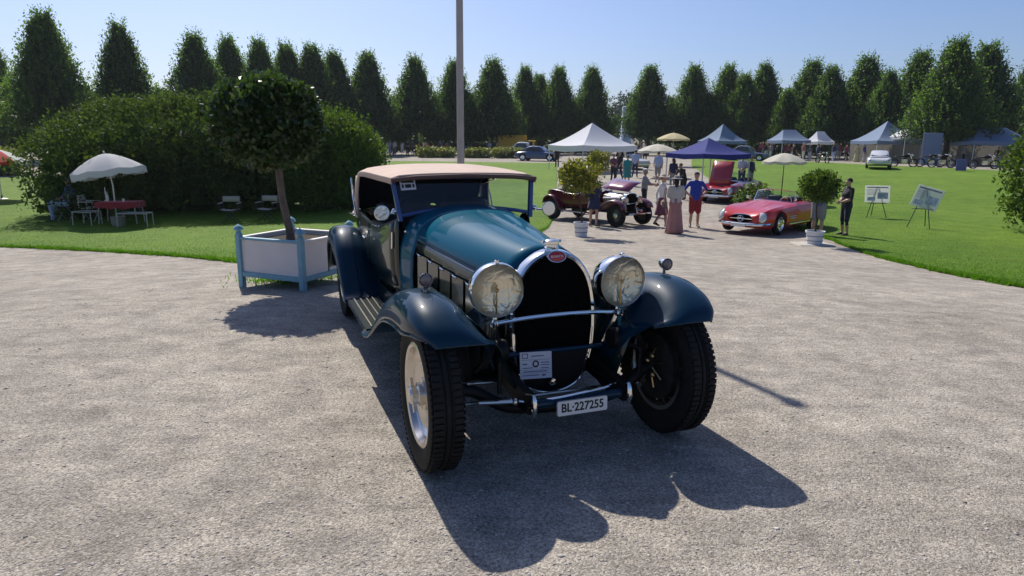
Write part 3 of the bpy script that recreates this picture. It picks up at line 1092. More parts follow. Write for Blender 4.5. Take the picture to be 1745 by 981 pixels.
SK = sk.build('windscreen_sticker', M_PAPER, WF)
for (x0, x1, t0, t1) in ((-.485, -.39, .86, .92), (-.46, -.415, .72, .82), (-.485, -.47, .72, .82), (-.405, -.39, .72, .82)):
    k = MB()
    k.grid([[(lambda p: (p[0], p[1] - .006, p[2]))(ws(x, t)) for x in (x0, x1)] for t in (t0, t1)])
    k.build('sticker_print', M_INK, SK)
wp = MB()
a, b = ws(.24, .93), ws(.12, .76)
wp.tube([(a[0], a[1] - .02, a[2]), (b[0], b[1] - .02, b[2])], .004, 6)
wp.tube([(a[0], a[1] - .03, a[2]), (a[0], a[1] + .01, a[2])], .009, 8)
wp.build('wiper', M_CHROME, WF)
# -- soft top
RT = [(1.975, 1.432, 1.452, .600, 1.43), (2.10, 1.437, 1.468, .612, 1.42), (2.4, 1.440, 1.487, .632, 1.41), (2.7, 1.443, 1.496, .646, 1.41), (3.0, 1.442, 1.496, .654, 1.41), (3.25, 1.432, 1.486, .654, 1.40), (3.42, 1.408, 1.462, .648, 1.37), (3.54, 1.362, 1.412, .640, 1.32)]
def roof_row(y):
    zs, zc, xh, zl = interp(RT, y)
    r = []
    for i in range(17):
        t = -1 + 2 * i / 16
        x = xh * (abs(t) ** .9) * (1 if t > 0 else -1)
        z = zc - (zc - zs) * abs(t) ** 2.6
        r.append((x, y, z))
    r[0] = (-xh, y, zs - .016)
    r[-1] = (xh, y, zs - .016)
    lip = .045
    return [(-xh - .004, y, zs - .016 - lip)] + r + [(xh + .004, y, zs - .016 - lip)]
top = MB()
rows = [roof_row(y) for y in (1.975, 2.0, 2.1, 2.25, 2.4, 2.55, 2.7, 2.85, 3.0, 3.12, 3.25, 3.34, 3.42, 3.48, 3.54)]
# down the back
last = rows[-1]
for y, dz, k in ((3.62, -.12, .985), (3.68, -.24, .97), (3.72, -.345, .96)):
    rows.append([(x * k, y - .05 * abs(x / .66) ** 3, max(z + dz, .98)) for x, _, z in last])
top.grid(rows)
TOP = solid(top.build('soft_top', [M_TAN, M_LINING], CAR, angle=60), .012, -1)
TOP.modifiers[0].material_offset = 1
for s in (-1, 1):
    q = MB()
    rows = []
    for t in np.linspace(0, 1, 7):
        z = 1.365 + (.985 - 1.365) * t
        x = .656 + (.676 - .656) * t
        y0 = 3.30 + .06 * math.sin(t * PI) + .02 * t
        y1 = 3.545 + .13 * t
        rows.append([(s * x, y0, z), (s * (x + .010), (y0 + y1) / 2, z), (s * (x - .010), y1, z)])
    q.grid(rows, flip=(s > 0))
    sc_ = solid(q.build('side_curtain', [M_TAN, M_LINING], TOP, angle=60), .012)
    sc_.modifiers[0].material_offset = 1
    e = MB()
    e.tube([(s * .665, 3.34, .985), (s * .67, 3.5, .99), (s * .66, 3.68, .99)], .02, 8)
    e.build('rear_fold', M_TAN, TOP)
    j = MB()
    j.tube([(s * .69, 3.30, 1.0), (s * .70, 3.42, 1.16), (s * .69, 3.58, 1.34)], .008, 6)
    j.tube([(s * .69, 3.30, 1.0), (s * .72, 3.6, 1.0)], .009, 6)
    j.build('landau_iron', M_CHROME, TOP)
hd = MB()
hd.tube([(-.60, 1.972, 1.402), (-.4, 1.966, 1.420), (0, 1.962, 1.432), (.4, 1.966, 1.420), (.60, 1.972, 1.402)], .018, 8)
hd.build('header_rail', mat('brown_edge_binding', (.13, .075, .06), rough=.8), TOP)
rw = MB()
rw.grid([[(x, 3.71 + .03 * 0, z) for x in (-.3, 0, .3)] for z in (1.12, 1.27)])
rw.build('rear_window', M_GLASS, TOP)

# -- fenders and running boards
def fsec(p):
    k, ap, wo, sk = p[2], p[3], p[4], p[5]          # flatness, apron reach, outer x, skirt depth
    q = 1 - k
    s = [(wo, -sk), (wo + .004, -sk * .78), (wo - .002, -sk * .48), (wo - .020, -sk * .24), (wo - .055, -sk * .075), (wo - .105, -sk * .012), (wo - .17, 0), (wo - .225, -.014 * q), (wo - .27, -.040 * q), (wo - .31, -.075 * q)]
    if ap > 0:
        s += [(wo - .31 - .060 * ap, -.075 - .075 * ap), (wo - .31 - .135 * ap, -.075 - .18 * ap), (wo - .31 - .205 * ap, -.075 - .30 * ap), (wo - .31 - .22 * ap, -.075 - .40 * ap)]
    else:
        s += [(wo - .315, -.076 * q), (wo - .32, -.077 * q), (wo - .325, -.078 * q), (wo - .33, -.079 * q)]
    return s
FP = [(-.228, .728, 0, .06, .785, .015), (-.205, .775, 0, .15, .822, .04), (-.15, .825, 0, .35, .853, .085), (-.05, .876, 0, .65, .876, .14), (.08, .908, 0, .95, .885, .185), (.22, .915, 0, 1, .886, .20), (.38, .898, 0, 1, .886, .195), (.56, .850, 0, .8, .886, .175), (.76, .765, 0, .5, .886, .14), (.97, .630, .12, .2, .886, .10), (1.15, .500, .35, .05, .885, .06), (1.33, .398, .7, 0, .885, .03), (1.50, .346, 1, 0, .885, .02), (1.62, .335, 1, 0, .885, .02)]
RP = [(2.62, .345, 1, 0, .885, .02), (2.70, .39, .8, 0, .89, .04), (2.77, .50, .5, 0, .90, .06), (2.86, .64, .2, 0, .91, .09), (2.98, .775, 0, 0, .92, .12), (3.16, .872, 0, 0, .925, .14), (3.36, .905, 0, 0, .928, .15), (3.56, .872, 0, 0, .925, .15), (3.74, .755, 0, 0, .92, .14), (3.86, .59, 0, 0, .912, .13), (3.92, .42, 0, 0, .905, .12)]
def bead(rows, idx, s):
    b = MB()
    b.tube([(r[idx][0] * s, r[idx][1], r[idx][2]) for r in rows], .0075, 6)
    return b
for s in (-1, 1):
    rows = sweep(FP, fsec, 5)
    f = MB().grid(mirror_rows(rows, s, -.033), flip=(s > 0))
    FF = solid(f.build('front_fender', M_PAINT, CAR, angle=60), .005)
    bead(rows, 0, s).build('fender_bead', M_PAINT, FF, loc=(-.033, 0, 0))
    rows = sweep(RP, fsec, 5)
    f = MB().grid(mirror_rows(rows, s, -.02), flip=(s > 0))
    RF = solid(f.build('rear_fender', M_PAINT, CAR, angle=60), .005)
    bead(rows, 0, s).build('fender_bead', M_PAINT, RF, loc=(-.02, 0, 0))
    # inner arch of the rear wheel
    rb = MB()
    rb.box((s * .735, 2.12, .335), (.30, 1.02, .02))
    rb.box((s * .878, 2.12, .322), (.016, 1.03, .045))
    RB = rb.build('running_board', M_PAINTG, CAR, smooth=False)
    va = MB()
    va.box((s * .575, 2.1, .40), (.03, 1.5, .14))
    va.build('valance', M_PAINTG, RB)
    for k in range(5):
        t = MB()
        x = s * (.630 + k * .052)
        t.tube([(x, 1.64, .3485), (x, 2.6, .3485)], .0085, 6)
        t.build('tread_strip', M_ALU, RB)
    # side lamp on the fender crown
    sl = MB()
    sl.lathe([(.012, -.01), (.010, .035), (.013, .04)], 10, M=Tm((s * .755, .27, .905)))
    sl.lathe([(.034, .0), (.036, -.012), (.032, -.045), (.016, -.075), (.001, -.082)], 20, M=Tm((s * .755, .245, .968), rx=RX90))
    SL = sl.build('side_lamp', M_CHROME, CAR)
    q = MB().lathe([(.033, .0), (.038, .004), (.037, -.006)], 20, M=Tm((s * .755, .245, .968), rx=RX90))
    q.lathe([(.030, .002), (.02, .008), (.001, .010)], 16, M=Tm((s * .755, .245, .968), rx=RX90))
    q.build('lamp_lens', mat('side_lamp_glass', (.20, .16, .15), rough=.12, coat=.5), SL)
    # door mirror
    mr = MB()
    mr.lathe([(.001, -.016), (.052, -.014), (.060, 0), (.056, .004)], 24, M=Tm((s * .69, 1.9, 1.160), rx=RX90))
    mr.tube([(s * .57, 1.965, 1.15), (s * .63, 1.93, 1.15), (s * .69, 1.91, 1.160)], .008, 8)
    mr.sphere((s * .585, 1.955, 1.165), .024, 10, 8)
    MR = mr.build('door_mirror', M_CHROME, CAR)
    g = MB().lathe([(.001, .0045), (.055, .004)], 24, M=Tm((s * .69, 1.9, 1.160), rx=RX90))
    g.build('mirror_face', M_REFL, MR)
# -- headlamps and their bar
for s in (-1, 1):
    headlamp(CAR, (s * .385, .160, .905), ry=R(0) + s * R(1.5))
hb = MB()
hb.tube(crom([(-.375, .170, .715), (-.2, .158, .732), (0, .152, .738), (.2, .158, .732), (.375, .170, .715)], 5), .013, 10)
for s in (-1, 1):
    hb.tube([(s * .385, .20, .765), (s * .385, .19, .70)], .016, 8)
    hb.sphere((s * .385, .175, .712), .024, 10, 8)
    hb.tube([(s * .385, .19, .70), (s * .33, .24, .52)], .014, 8)
    hb.sphere((s * .41, .17, .70), .014, 8, 6)
hb.build('lamp_bar', M_CHROME, CAR)
# -- number plate
np_ = MB()
PO = []
for (cx_, cz_, a0) in ((.142, .032, 0), (-.142, .032, 90), (-.142, -.032, 180), (.142, -.032, 270)):
    for k in range(4):
        a = R(a0 + 30 * k)
        PO.append((cx_ + .010 * math.cos(a), cz_ + .010 * math.sin(a)))
np_.prism(PO, -.003, .003)
NP = np_.build('number_plate', M_WHITEP, CAR, smooth=False, loc=(0.0, -.152, .302), rot=(R(-4), 0, 0))
bo = MB()
bo.grid([[(x * s1, -.0034, z * s2) for x, z in PO + PO[:1]] for s1, s2 in ((1.0, 1.0), (.985, .95))])
bo.build('plate_border', M_INK, NP, smooth=False)
text_mesh('plate_characters', 'BL·227255', .066, M_INK, NP, (0, -.0035, 0), (RX90, 0, 0), ext=.0008, sx=.90, bold=.0016)
pb = MB()
pb.box((0, .035, .02), (.06, .07, .012))
pb.build('plate_bracket', M_BLACK, NP)

# paper card leaning on the radiator
cd = MB()
cd.bevbox((0, 0, 0), (.200, .003, .155), .001)
CARD = cd.build('info_card', M_PAPER, None, smooth=False)
tag(CARD, 'white printed paper card leaning on the radiator of the blue car', 'card')
CW = Matrix.Translation((.332, 3.525, 0)) @ Matrix.Rotation(R(20.9), 4, 'Z') @ Tm((-.125, .205, .432), rx=R(-12), ry=R(3))
CARD.matrix_world = CW
def bars(parent, rects, m, y=-.0022):
    for x0, x1, z0, z1 in rects:
        b = MB()
        b.add([(x0, y, z0), (x1, y, z0), (x1, y, z1), (x0, y, z1)], [(0, 1, 2, 3)])
        b.build('printed_line', m, parent, smooth=False)
M_GREYINK = mat('grey_print', (.16, .16, .20), rough=.7)
bars(CARD, [(-.088, -.050, .040, .070), (-.092, .092, .0305, .0325), (-.092, .092, -.0275, -.026), (-.085, -.055, .004, .012), (.03, .085, .012, .018), (.03, .085, -.002, .003), (-.085, -.02, -.017, -.012), (.03, .08, -.02, -.015), (-.08, .07, -.039, -.033), (-.092, .092, -.048, -.0465), (-.085, .02, -.060, -.055), (.035, .06, -.064, -.053), (-.03, .05, .05, .056)], M_GREYINK)
bars(CARD, [(-.082, -.056, .045, .065)], M_PAPER, -.0026)
em = MB()
em.lathe([(.012, 0), (.021, 0)], 20, M=Tm((-.002, -.0024, .008), rx=RX90))
em.build('printed_emblem', M_INK, CARD)
# ================================================================== plants
M_BARK = mat('bark', (.060, .047, .036), rough=.95, var=.35, vscale=14, bump=.5, bscale=30)
M_LIME = leafmat('lime_leaf', (.024, .054, .018), (.055, .105, .034), trans=.30, rough=.6, spec=.2)
M_LIMED = leafmat('lime_leaf_dark', (.020, .046, .016), (.046, .090, .030), trans=.28, rough=.6, spec=.2)
M_LIME2 = leafmat('lime_leaf_light', (.030, .064, .020), (.068, .120, .036), trans=.32, rough=.6, spec=.2)
M_SHRUB = leafmat('shrub_leaf', (.032, .058, .016), (.085, .125, .034), trans=.34, rough=.65, spec=.12)
M_LAUREL = leafmat('laurel_leaf', (.018, .040, .011), (.055, .095, .026), trans=.32, rough=.3, spec=.5)
M_YELLOWLEAF = leafmat('yellow_green_leaf', (.075, .110, .016), (.25, .23, .030), trans=.35)
M_GREENLEAF = leafmat('bright_leaf', (.035, .075, .012), (.11, .16, .030), trans=.35, rough=.6, spec=.15)
def foliage(name, clumps, per, csize, lsize, m, parent=None, rng=None, up=.5, aspect=.55, center=None, ow=.6, core=None):
    """clumps: (N,3) centres; leaves gather round each"""
    rng = rng or RNG
    n = len(clumps)
    c = np.repeat(clumps, per, 0) + rng.normal(0, 1, (n * per, 3)) * np.asarray(csize)
    out = None
    if center is not None:
        out = c - np.asarray(center)
        out /= np.linalg.norm(out, axis=1, keepdims=True) + 1e-9
    s = lsize * rng.uniform(.6, 1.4, len(c))
    V, F = leaves(c, s, up, aspect, rng, out, ow)
    return V, F
def merge(parts):
    Vs, Fs, Ms, o = [], [], [], 0
    for k, (V, F) in enumerate(parts):
        Vs.append(V)
        Fs.append(F + o)
        Ms.append(np.full(len(F), k))
        o += len(V)
    return np.concatenate(Vs), np.concatenate(Fs), np.concatenate(Ms)

# ---- clipped avenue lime, 10.6 m: a cone on a short trunk
def lime_crown(seed, Ht=10.6, z0=2.4, rmax=3.35):
    rng = np.random.default_rng(seed)
    def prof(t):       # t 0 bottom .. 1 top
        return rmax * np.where(t < .13, .82 + .18 * np.sqrt(np.clip(t / .13, 0, 1)), .06 + .94 * np.clip(1 - ((t - .13) / .87) ** 1.06, 0, 1) ** .97)
    n = 760
    t = rng.random(n) ** 1.15
    a = rng.uniform(0, 2 * PI, n)
    lob = 1 + .13 * np.sin(2 * a + 7 * t + seed * 1.7) + .10 * np.sin(5 * a - 14 * t + seed) + .08 * np.sin(23 * t + 3 * a)
    r = prof(t) * lob * (1 - .30 * rng.random(n) ** 2)
    cl = np.stack([r * np.cos(a), r * np.sin(a), z0 + t * (Ht - z0)], 1)
    V1, F1 = foliage('c', cl, 15, (.20, .20, .26), .23, None, rng=rng, up=.5, center=(0, 0, 4), ow=.7)
    # upright shoots standing out of the clipped shape
    m = 720
    t = rng.random(m) ** .85
    a = rng.uniform(0, 2 * PI, m)
    r = prof(t) * (1 + .05 * rng.normal(size=m))
    b = np.stack([r * np.cos(a), r * np.sin(a), z0 + t * (Ht - z0)], 1)
    d = np.stack([np.cos(a) * .45, np.sin(a) * .45, np.ones(m)], 1) + rng.normal(0, .15, (m, 3))
    d /= np.linalg.norm(d, axis=1, keepdims=True)
    k = 7
    L = rng.uniform(.35, 1.25, m)
    cs = (b[:, None] + d[:, None] * (L[:, None] * np.linspace(.05, 1, k)[None])[..., None]).reshape(-1, 3) + rng.normal(0, .05, (m * k, 3))
    V2, F2 = leaves(cs, .21 * rng.uniform(.6, 1.3, len(cs)), .9, .55, rng)
    # inner mass
    q = 420
    t = rng.random(q) * .9
    a = rng.uniform(0, 2 * PI, q)
    r = prof(t) * np.sqrt(rng.random(q)) * .78
    c3 = np.stack([r * np.cos(a), r * np.sin(a), z0 + .1 + t * (Ht - z0)], 1)
    V3, F3 = leaves(c3, np.full(q, 1.25), .3, .8, rng)
    V, F, S = merge([(V1, F1), (V2, F2), (V3, F3)])
    return V, F, np.where(S == 1, 1, 0)
def lime_trunk(seed, z1=5.5):
    rng = np.random.default_rng(seed + 50)
    b = MB()
    b.tube(crom([(0, 0, -.3), (0, 0, .1), (rng.normal(0, .04), rng.normal(0, .04), 1.6), (rng.normal(0, .06), rng.normal(0, .06), 3.2), (0, 0, z1)], 3), [.30] + [.25] * 2 + [.21] * 3 + [.19] * 3 + [.15] * 3 + [.10], 9)
    for k in range(6):
        a = k * 1.05 + rng.random()
        z = 2.3 + .3 * k
        b.tube([(0, 0, z), (.7 * math.cos(a), .7 * math.sin(a), z + .5), (1.6 * math.cos(a), 1.6 * math.sin(a), z + 1.4)], [.09, .06, .03], 6)
    return b
M_SHOOT = leafmat('rim_lit_lime_leaf', (.050, .100, .026), (.115, .185, .050), trans=.6, spec=.3)  # lime leaf, its colour brightened to imitate backlight on the crown rims
LIMES = []
for sd_ in range(6):
    V, F, S_ = lime_crown(sd_ + 1)
    m_ = [M_LIME, M_LIMED, M_LIME2][sd_ % 3]
    co = npmesh('crown', V, F, [m_, M_SHOOT], midx=S_)
    tb = lime_trunk(sd_).build('trunk', M_BARK)
    LIMES.append((co.data, tb.data))
    bpy.data.objects.remove(co)
    bpy.data.objects.remove(tb)
_tc = [0]
def lime(u, dist, h, label, group='clipped lime trees of the avenue', wide=1.0, top=None):
    p = at(u, top if top else 244 - FPX * (h - 1.5) / dist, dist)
    p.z = zt(p.x, p.y)
    t = thing('lime_tree', label, 'tree', p, random.uniform(0, 6.28), group)
    s = h / 10.9
    rr_ = random.uniform(.93, 1.08)
    t.scale = (s * wide * rr_, s * wide * random.uniform(.93, 1.08), s)
    t.rotation_euler = (random.gauss(0, .018), random.gauss(0, .018), t.rotation_euler[2])
    k = (_tc[0] * 5 + _tc[0] // 6) % 6
    _tc[0] += 1
    link('crown', LIMES[k][0], t)
    link('trunk', LIMES[k][1], t)
    return t
def dist_for(u, top, h=10.9):
    d = ray(u, top)
    return (h + .3 - 1.55) / (d[2] / math.hypot(d[0], d[1]))
ORD = ['first', 'second', 'third', 'fourth', 'fifth', 'sixth', 'seventh', 'eighth', 'ninth', 'tenth', 'eleventh', 'twelfth', 'thirteenth', 'fourteenth', 'fifteenth']
LT = [(-14, 96, .85), (72, 15, .95), (207, 37, .92), (335, 55, .95), (440, 65, .88), (527, 75, 1.0), (627, 88, 1.0), (706, 95, 1.0), (772, 103, 1.0), (838, 101, 1.08), (897, 117, .95), (950, 118, 1.0), (1010, 131, .95)]
for i, (u, top, wd) in enumerate(LT):
    d = min(dist_for(u, top), 90)
    lime(u, d, 10.9, 'clipped lime tree, %s whole one from the left in the front row' % ORD[i - 1] if i else 'lime tree cut off by the left edge of the picture', wide=wd)
RTn = [(1110, 137, 1.0), (1182, 127, 1.0), (1240, 122, 1.0), (1305, 110, 1.08), (1383, 103, 1.08), (1478, 95, 1.1), (1568, 87, 1.12), (1688, 74, 1.15), (1775, 112, 1.1)]
for i, (u, top, wd) in enumerate(RTn):
    d = min(max(dist_for(u, top), 56), 90)
    lime(u, d, 10.9 if i < 7 else 10.9, 'clipped lime tree, %s to the right of the fountain, in the front row' % ORD[i] if i < 8 else 'lime tree cut off by the right edge of the picture', wide=wd)
for lab, u, d in (('lime tree just outside the left edge, nearer one', -150, 52), ('lime tree outside the left edge, farther along the row', -330, 47), ('lime tree just outside the right edge, nearer one', 1900, 55), ('lime tree outside the right edge, farther along the row', 2060, 52)):
    lime(u, d, 10.9, lab)
# second row, seen in the gaps
B2 = [(20, 75, 6.5), (140, 78, 6.5), (272, 78, 6.5), (392, 74, 11.2), (492, 74, 10.9), (575, 76, 10.6), (668, 82, 6.6), (742, 84, 6.8), (806, 88, 7.2), (868, 90, 7.4), (925, 92, 10.2), (983, 96, 7.6)]
for i, (u, d, hh_) in enumerate(B2):
    lime(u, d, hh_, 'lime tree in the back row left of the fountain, %s from the left' % ORD[i], 'back row of lime trees')
B3 = [(1145, 96, 7.5), (1212, 90, 7.5), (1272, 88, 9.6), (1345, 84, 7.5), (1418, 82, 9.6), (1512, 80, 8.8), (1632, 70, 10.2)]
for i, (u, d, hh_) in enumerate(B3):
    lime(u, d, hh_, 'lime tree in the back row right of the fountain, %s from it' % ORD[i], 'back row of lime trees')
# far trees closing the avenue by the fountain
M_FARLEAF = leafmat('far_leaf', (.020, .042, .016), (.036, .066, .024), trans=.15, rough=.8, spec=.1)
def far_tree(u, dist, h, w_, seed, label):
    rng = np.random.default_rng(seed)
    p = on(u, dist)
    t = thing('far_tree', label, 'tree', p, 0, 'trees far behind the fountain')
    n = 260
    a, b = rng.uniform(0, 2 * PI, n), rng.random(n)
    lobes = rng.normal(0, 1, (9, 3)) * (w_ * .28, w_ * .28, h * .16) + (0, 0, h * .62)
    c = lobes[rng.integers(0, 9, n)] + rng.normal(0, 1, (n, 3)) * (w_ * .15, w_ * .15, h * .085)
    V, F = foliage('c', c, 14, (.5, .5, .5), .8, None, rng=rng, up=.3)
    npmesh('crown', V, F, M_FARLEAF, t)
    b_ = MB()
    b_.tube([(0, 0, -.3), (.1, 0, h * .3), (0, .1, h * .7)], [.5, .4, .15], 8)
    for k in range(5):
        b_.tube([(0, 0, h * .35), (lobes[k][0], lobes[k][1], lobes[k][2])], [.2, .06], 5)
    b_.build('trunk', M_BARK, t)
far_tree(1072, 230, 18.5, 12, 3, 'tall loose hazy tree far behind the fountain')
far_tree(1052, 250, 13, 13, 4, 'low rounded tree left of the fountain far behind')
far_tree(1092, 240, 15, 12, 5, 'dark rounded tree right of the fountain far behind')
# dark wood that closes the view under the crowns
def far_wood():
    rng = np.random.default_rng(77)
    cs = []
    for u in np.linspace(-400, 2200, 300):
        if 1005 < u < 1118:
            continue
        p = on(u, rng.uniform(100, 125))
        k = 16
        c = np.stack([p.x + rng.normal(0, 2.2, k), p.y + rng.normal(0, 3, k), p.z + rng.random(k) * rng.uniform(4.5, 8)], 1)
        cs.append(c)
    c = np.concatenate(cs)
    V, F = foliage('w', c, 12, (.8, .8, .7), .85, None, rng=rng, up=.3, aspect=.6)
    o = kind(npmesh('far_wood', V, F, M_FARLEAF), 'stuff')
    tag(o, 'dark mass of woodland foliage behind the avenue trees', 'woodland')
far_wood()

# ---- large clipped shrub group on the left lawn
def big_shrub(name, label, lobes, seed, n, m, lsize, per=12, zlow=.5):
    """lobes: (u, dist, rx, ry, height) standing on the ground"""
    rng = np.random.default_rng(seed)
    L = []
    for u, d, rx, ry, h in lobes:
        p = on(u, d)
        L.append((p.x, p.y, p.z, rx, ry, h))
    base = Vector((sum(l[0] for l in L) / len(L), sum(l[1] for l in L) / len(L), 0))
    base.z = zt(base.x, base.y)
    t = thing(name, label, 'shrub', base)
    C_, O_ = [], []
    area = np.array([l[3] * l[5] for l in L])
    for l, k in zip(L, (n * area / area.sum()).astype(int)):
        th = rng.uniform(0, 2 * PI, k)
        v = rng.random(k)
        zz = np.clip(v ** .8, 0, 1)
        rad = np.where(zz < .62, .90 + .10 * zz / .62, np.sqrt(np.clip(1 - ((zz - .62) / .40) ** 2, 0, 1)))
        wob = 1 + .06 * np.sin(4 * th + 5 * zz) + .05 * np.sin(9 * th - 7 * zz) - .12 * rng.random(k) ** 3
        x = l[0] + l[3] * rad * wob * np.cos(th)
        y = l[1] + l[4] * rad * wob * np.sin(th)
        z = l[2] + zlow * (1 - zz) + zz * l[5] * (1 + .03 * np.sin(6 * th))
        # top cap
        kt = k // 3
        rr = np.sqrt(rng.random(kt))
        th2 = rng.uniform(0, 2 * PI, kt)
        x = np.concatenate([x, l[0] + l[3] * rr * .92 * np.cos(th2)])
        y = np.concatenate([y, l[1] + l[4] * rr * .92 * np.sin(th2)])
        z = np.concatenate([z, l[2] + l[5] * (.62 + .38 * np.sqrt(np.clip(1 - rr ** 2 * .9, 0, 1))) + rng.normal(0, .05, kt)])
        c = np.stack([x, y, z], 1)
        inside = np.zeros(len(c), bool)
        for q in L:
            if q is l:
                continue
            e = ((c[:, 0] - q[0]) / q[3]) ** 2 + ((c[:, 1] - q[1]) / q[4]) ** 2
            inside |= (e < .72) & (c[:, 2] < q[2] + q[5] * .9)
        C_.append(c[~inside])
    c = np.concatenate(C_) - np.array(base)
    V1, F1 = foliage('s', c, per, (.15, .15, .17), lsize, None, rng=rng, up=.6, aspect=.5, center=(0, 0, 1), ow=.3)
    # shoots on top
    topm = c[c[:, 2] > np.percentile(c[:, 2], 55)]
    b = topm[rng.integers(0, len(topm), 900)]
    k = 5
    d = rng.normal(0, .3, (len(b), 3)) + (0, 0, 1)
    cs = (b[:, None] + d[:, None] * (rng.uniform(.15, .5, len(b))[:, None] * np.linspace(.1, 1, k)[None])[..., None]).reshape(-1, 3)
    V2, F2 = leaves(cs, lsize * rng.uniform(.7, 1.3, len(cs)), .9, .5, rng)
    # inner dark leaf mass
    V3s = []
    for l in L:
        q = 260
        a, r = rng.uniform(0, 2 * PI, q), np.sqrt(rng.random(q)) * .72
        V3s.append(np.stack([l[0] + l[3] * r * np.cos(a), l[1] + l[4] * r * np.sin(a), l[2] + zlow + rng.random(q) * (l[5] * .74 - zlow)], 1) - np.array(base))
    V3, F3 = leaves(np.concatenate(V3s), np.full(260 * len(L), .75), .2, .8, rng)
    V, F, _ = merge([(V1, F1), (V2, F2), (V3, F3)])
    npmesh('foliage', V, F, m, t)
    for l in L:
        for j in range(3):
            b_ = MB()
            a = rng.uniform(0, 6.28)
            x, y, z = l[0] - base.x, l[1] - base.y, l[2] - base.z
            b_.tube([(x + .3 * math.cos(a), y + .3 * math.sin(a), z - .2), (x + .6 * math.cos(a), y + .6 * math.sin(a), z + 1.0), (x + 1.1 * math.cos(a), y + 1.1 * math.sin(a), z + l[5] * .7)], [.14, .10, .04], 6)
            b_.build('stem', M_BARK, t)
    return t
big_shrub('clipped_shrub', 'huge rounded dark green shrub behind the white parasol on the left lawn', [(152, 27.6, 2.0, 2.4, 2.75), (196, 28.0, 2.4, 2.6, 3.35), (260, 28.5, 3.0, 2.8, 3.80), (340, 28.5, 3.0, 2.8, 3.92), (410, 28.2, 2.9, 2.7, 3.88), (480, 28.0, 2.8, 2.6, 3.7)], 21, 4800, M_SHRUB, .125, zlow=.22)
big_shrub('clipped_shrub', 'lighter green rounded shrub between the potted laurel and the flagpole', [(540, 27.5, 2.2, 2.2, 3.45), (588, 28.0, 1.5, 1.8, 2.95)], 22, 1700, M_GREENLEAF, .125, zlow=.2)
big_shrub('shrub', 'bushy green shrub cut off by the right edge of the lawn', [(1838, 27.0, 1.75, 1.5, 2.95)], 23, 620, M_GREENLEAF, .13, zlow=.3)
# ================================================================== people
def cloth(name, col, var=.12):
    return mat(name, col, rough=.9, var=var, vscale=9, bump=.35, bscale=14, sheen=.15)
M_SKIN = mat('skin', (.46, .27, .19), rough=.55)
M_SKIN2 = mat('tanned_skin', (.34, .19, .12), rough=.55)
M_HAIRB = mat('brown_hair', (.035, .022, .014), rough=.7, bump=.5, bscale=60)
M_HAIRK = mat('dark_hair', (.012, .010, .009), rough=.7, bump=.5, bscale=60)
M_HAIRG = mat('grey_hair', (.34, .32, .30), rough=.8, bump=.5, bscale=60)
M_SHOE = mat('dark_shoe', (.02, .017, .015), rough=.5)
M_WHITEC = cloth('white_cotton', (.72, .71, .68))
M_NAVY = cloth('navy_cotton', (.022, .028, .075))
M_BLKC = cloth('black_cotton', (.014, .014, .017))
M_GREYC = cloth('grey_cotton', (.26, .25, .25))
M_JEANS = cloth('blue_denim', (.12, .19, .40))
M_LJEANS = cloth('pale_denim', (.42, .50, .72))
def seg_tube(mb, a, b, ra, rb, n=10, flat=1.0):
    a, b = Vector(a), Vector(b)
    pts = [a + (b - a) * t for t in (0, .25, .5, .75, 1)]
    mb.tube(pts, [ra, ra * .75 + rb * .25 + .004, (ra + rb) / 2 + .003, ra * .25 + rb * .75, rb], n, sq=flat)
    mb.sphere(a, ra * .98, 10, 8)
    mb.sphere(b, rb * .98, 10, 8)
STAND = dict(pelvis=(0, 0, .93), chest=(0, 0, 1.26), neck=(0, .01, 1.46), head=(0, -.015, 1.61),
             lsh=(-.185, .01, 1.405), rsh=(.185, .01, 1.405), lel=(-.235, .03, 1.13), rel=(.235, .03, 1.13), lwr=(-.225, -.07, .89), rwr=(.225, -.07, .89),
             lhip=(-.09, 0, .90), rhip=(.09, 0, .90), lkn=(-.105, -.02, .49), rkn=(.105, -.02, .49), lan=(-.115, .03, .085), ran=(.115, .03, .085), ltoe=(-.14, -.15, .035), rtoe=(.14, -.15, .035))
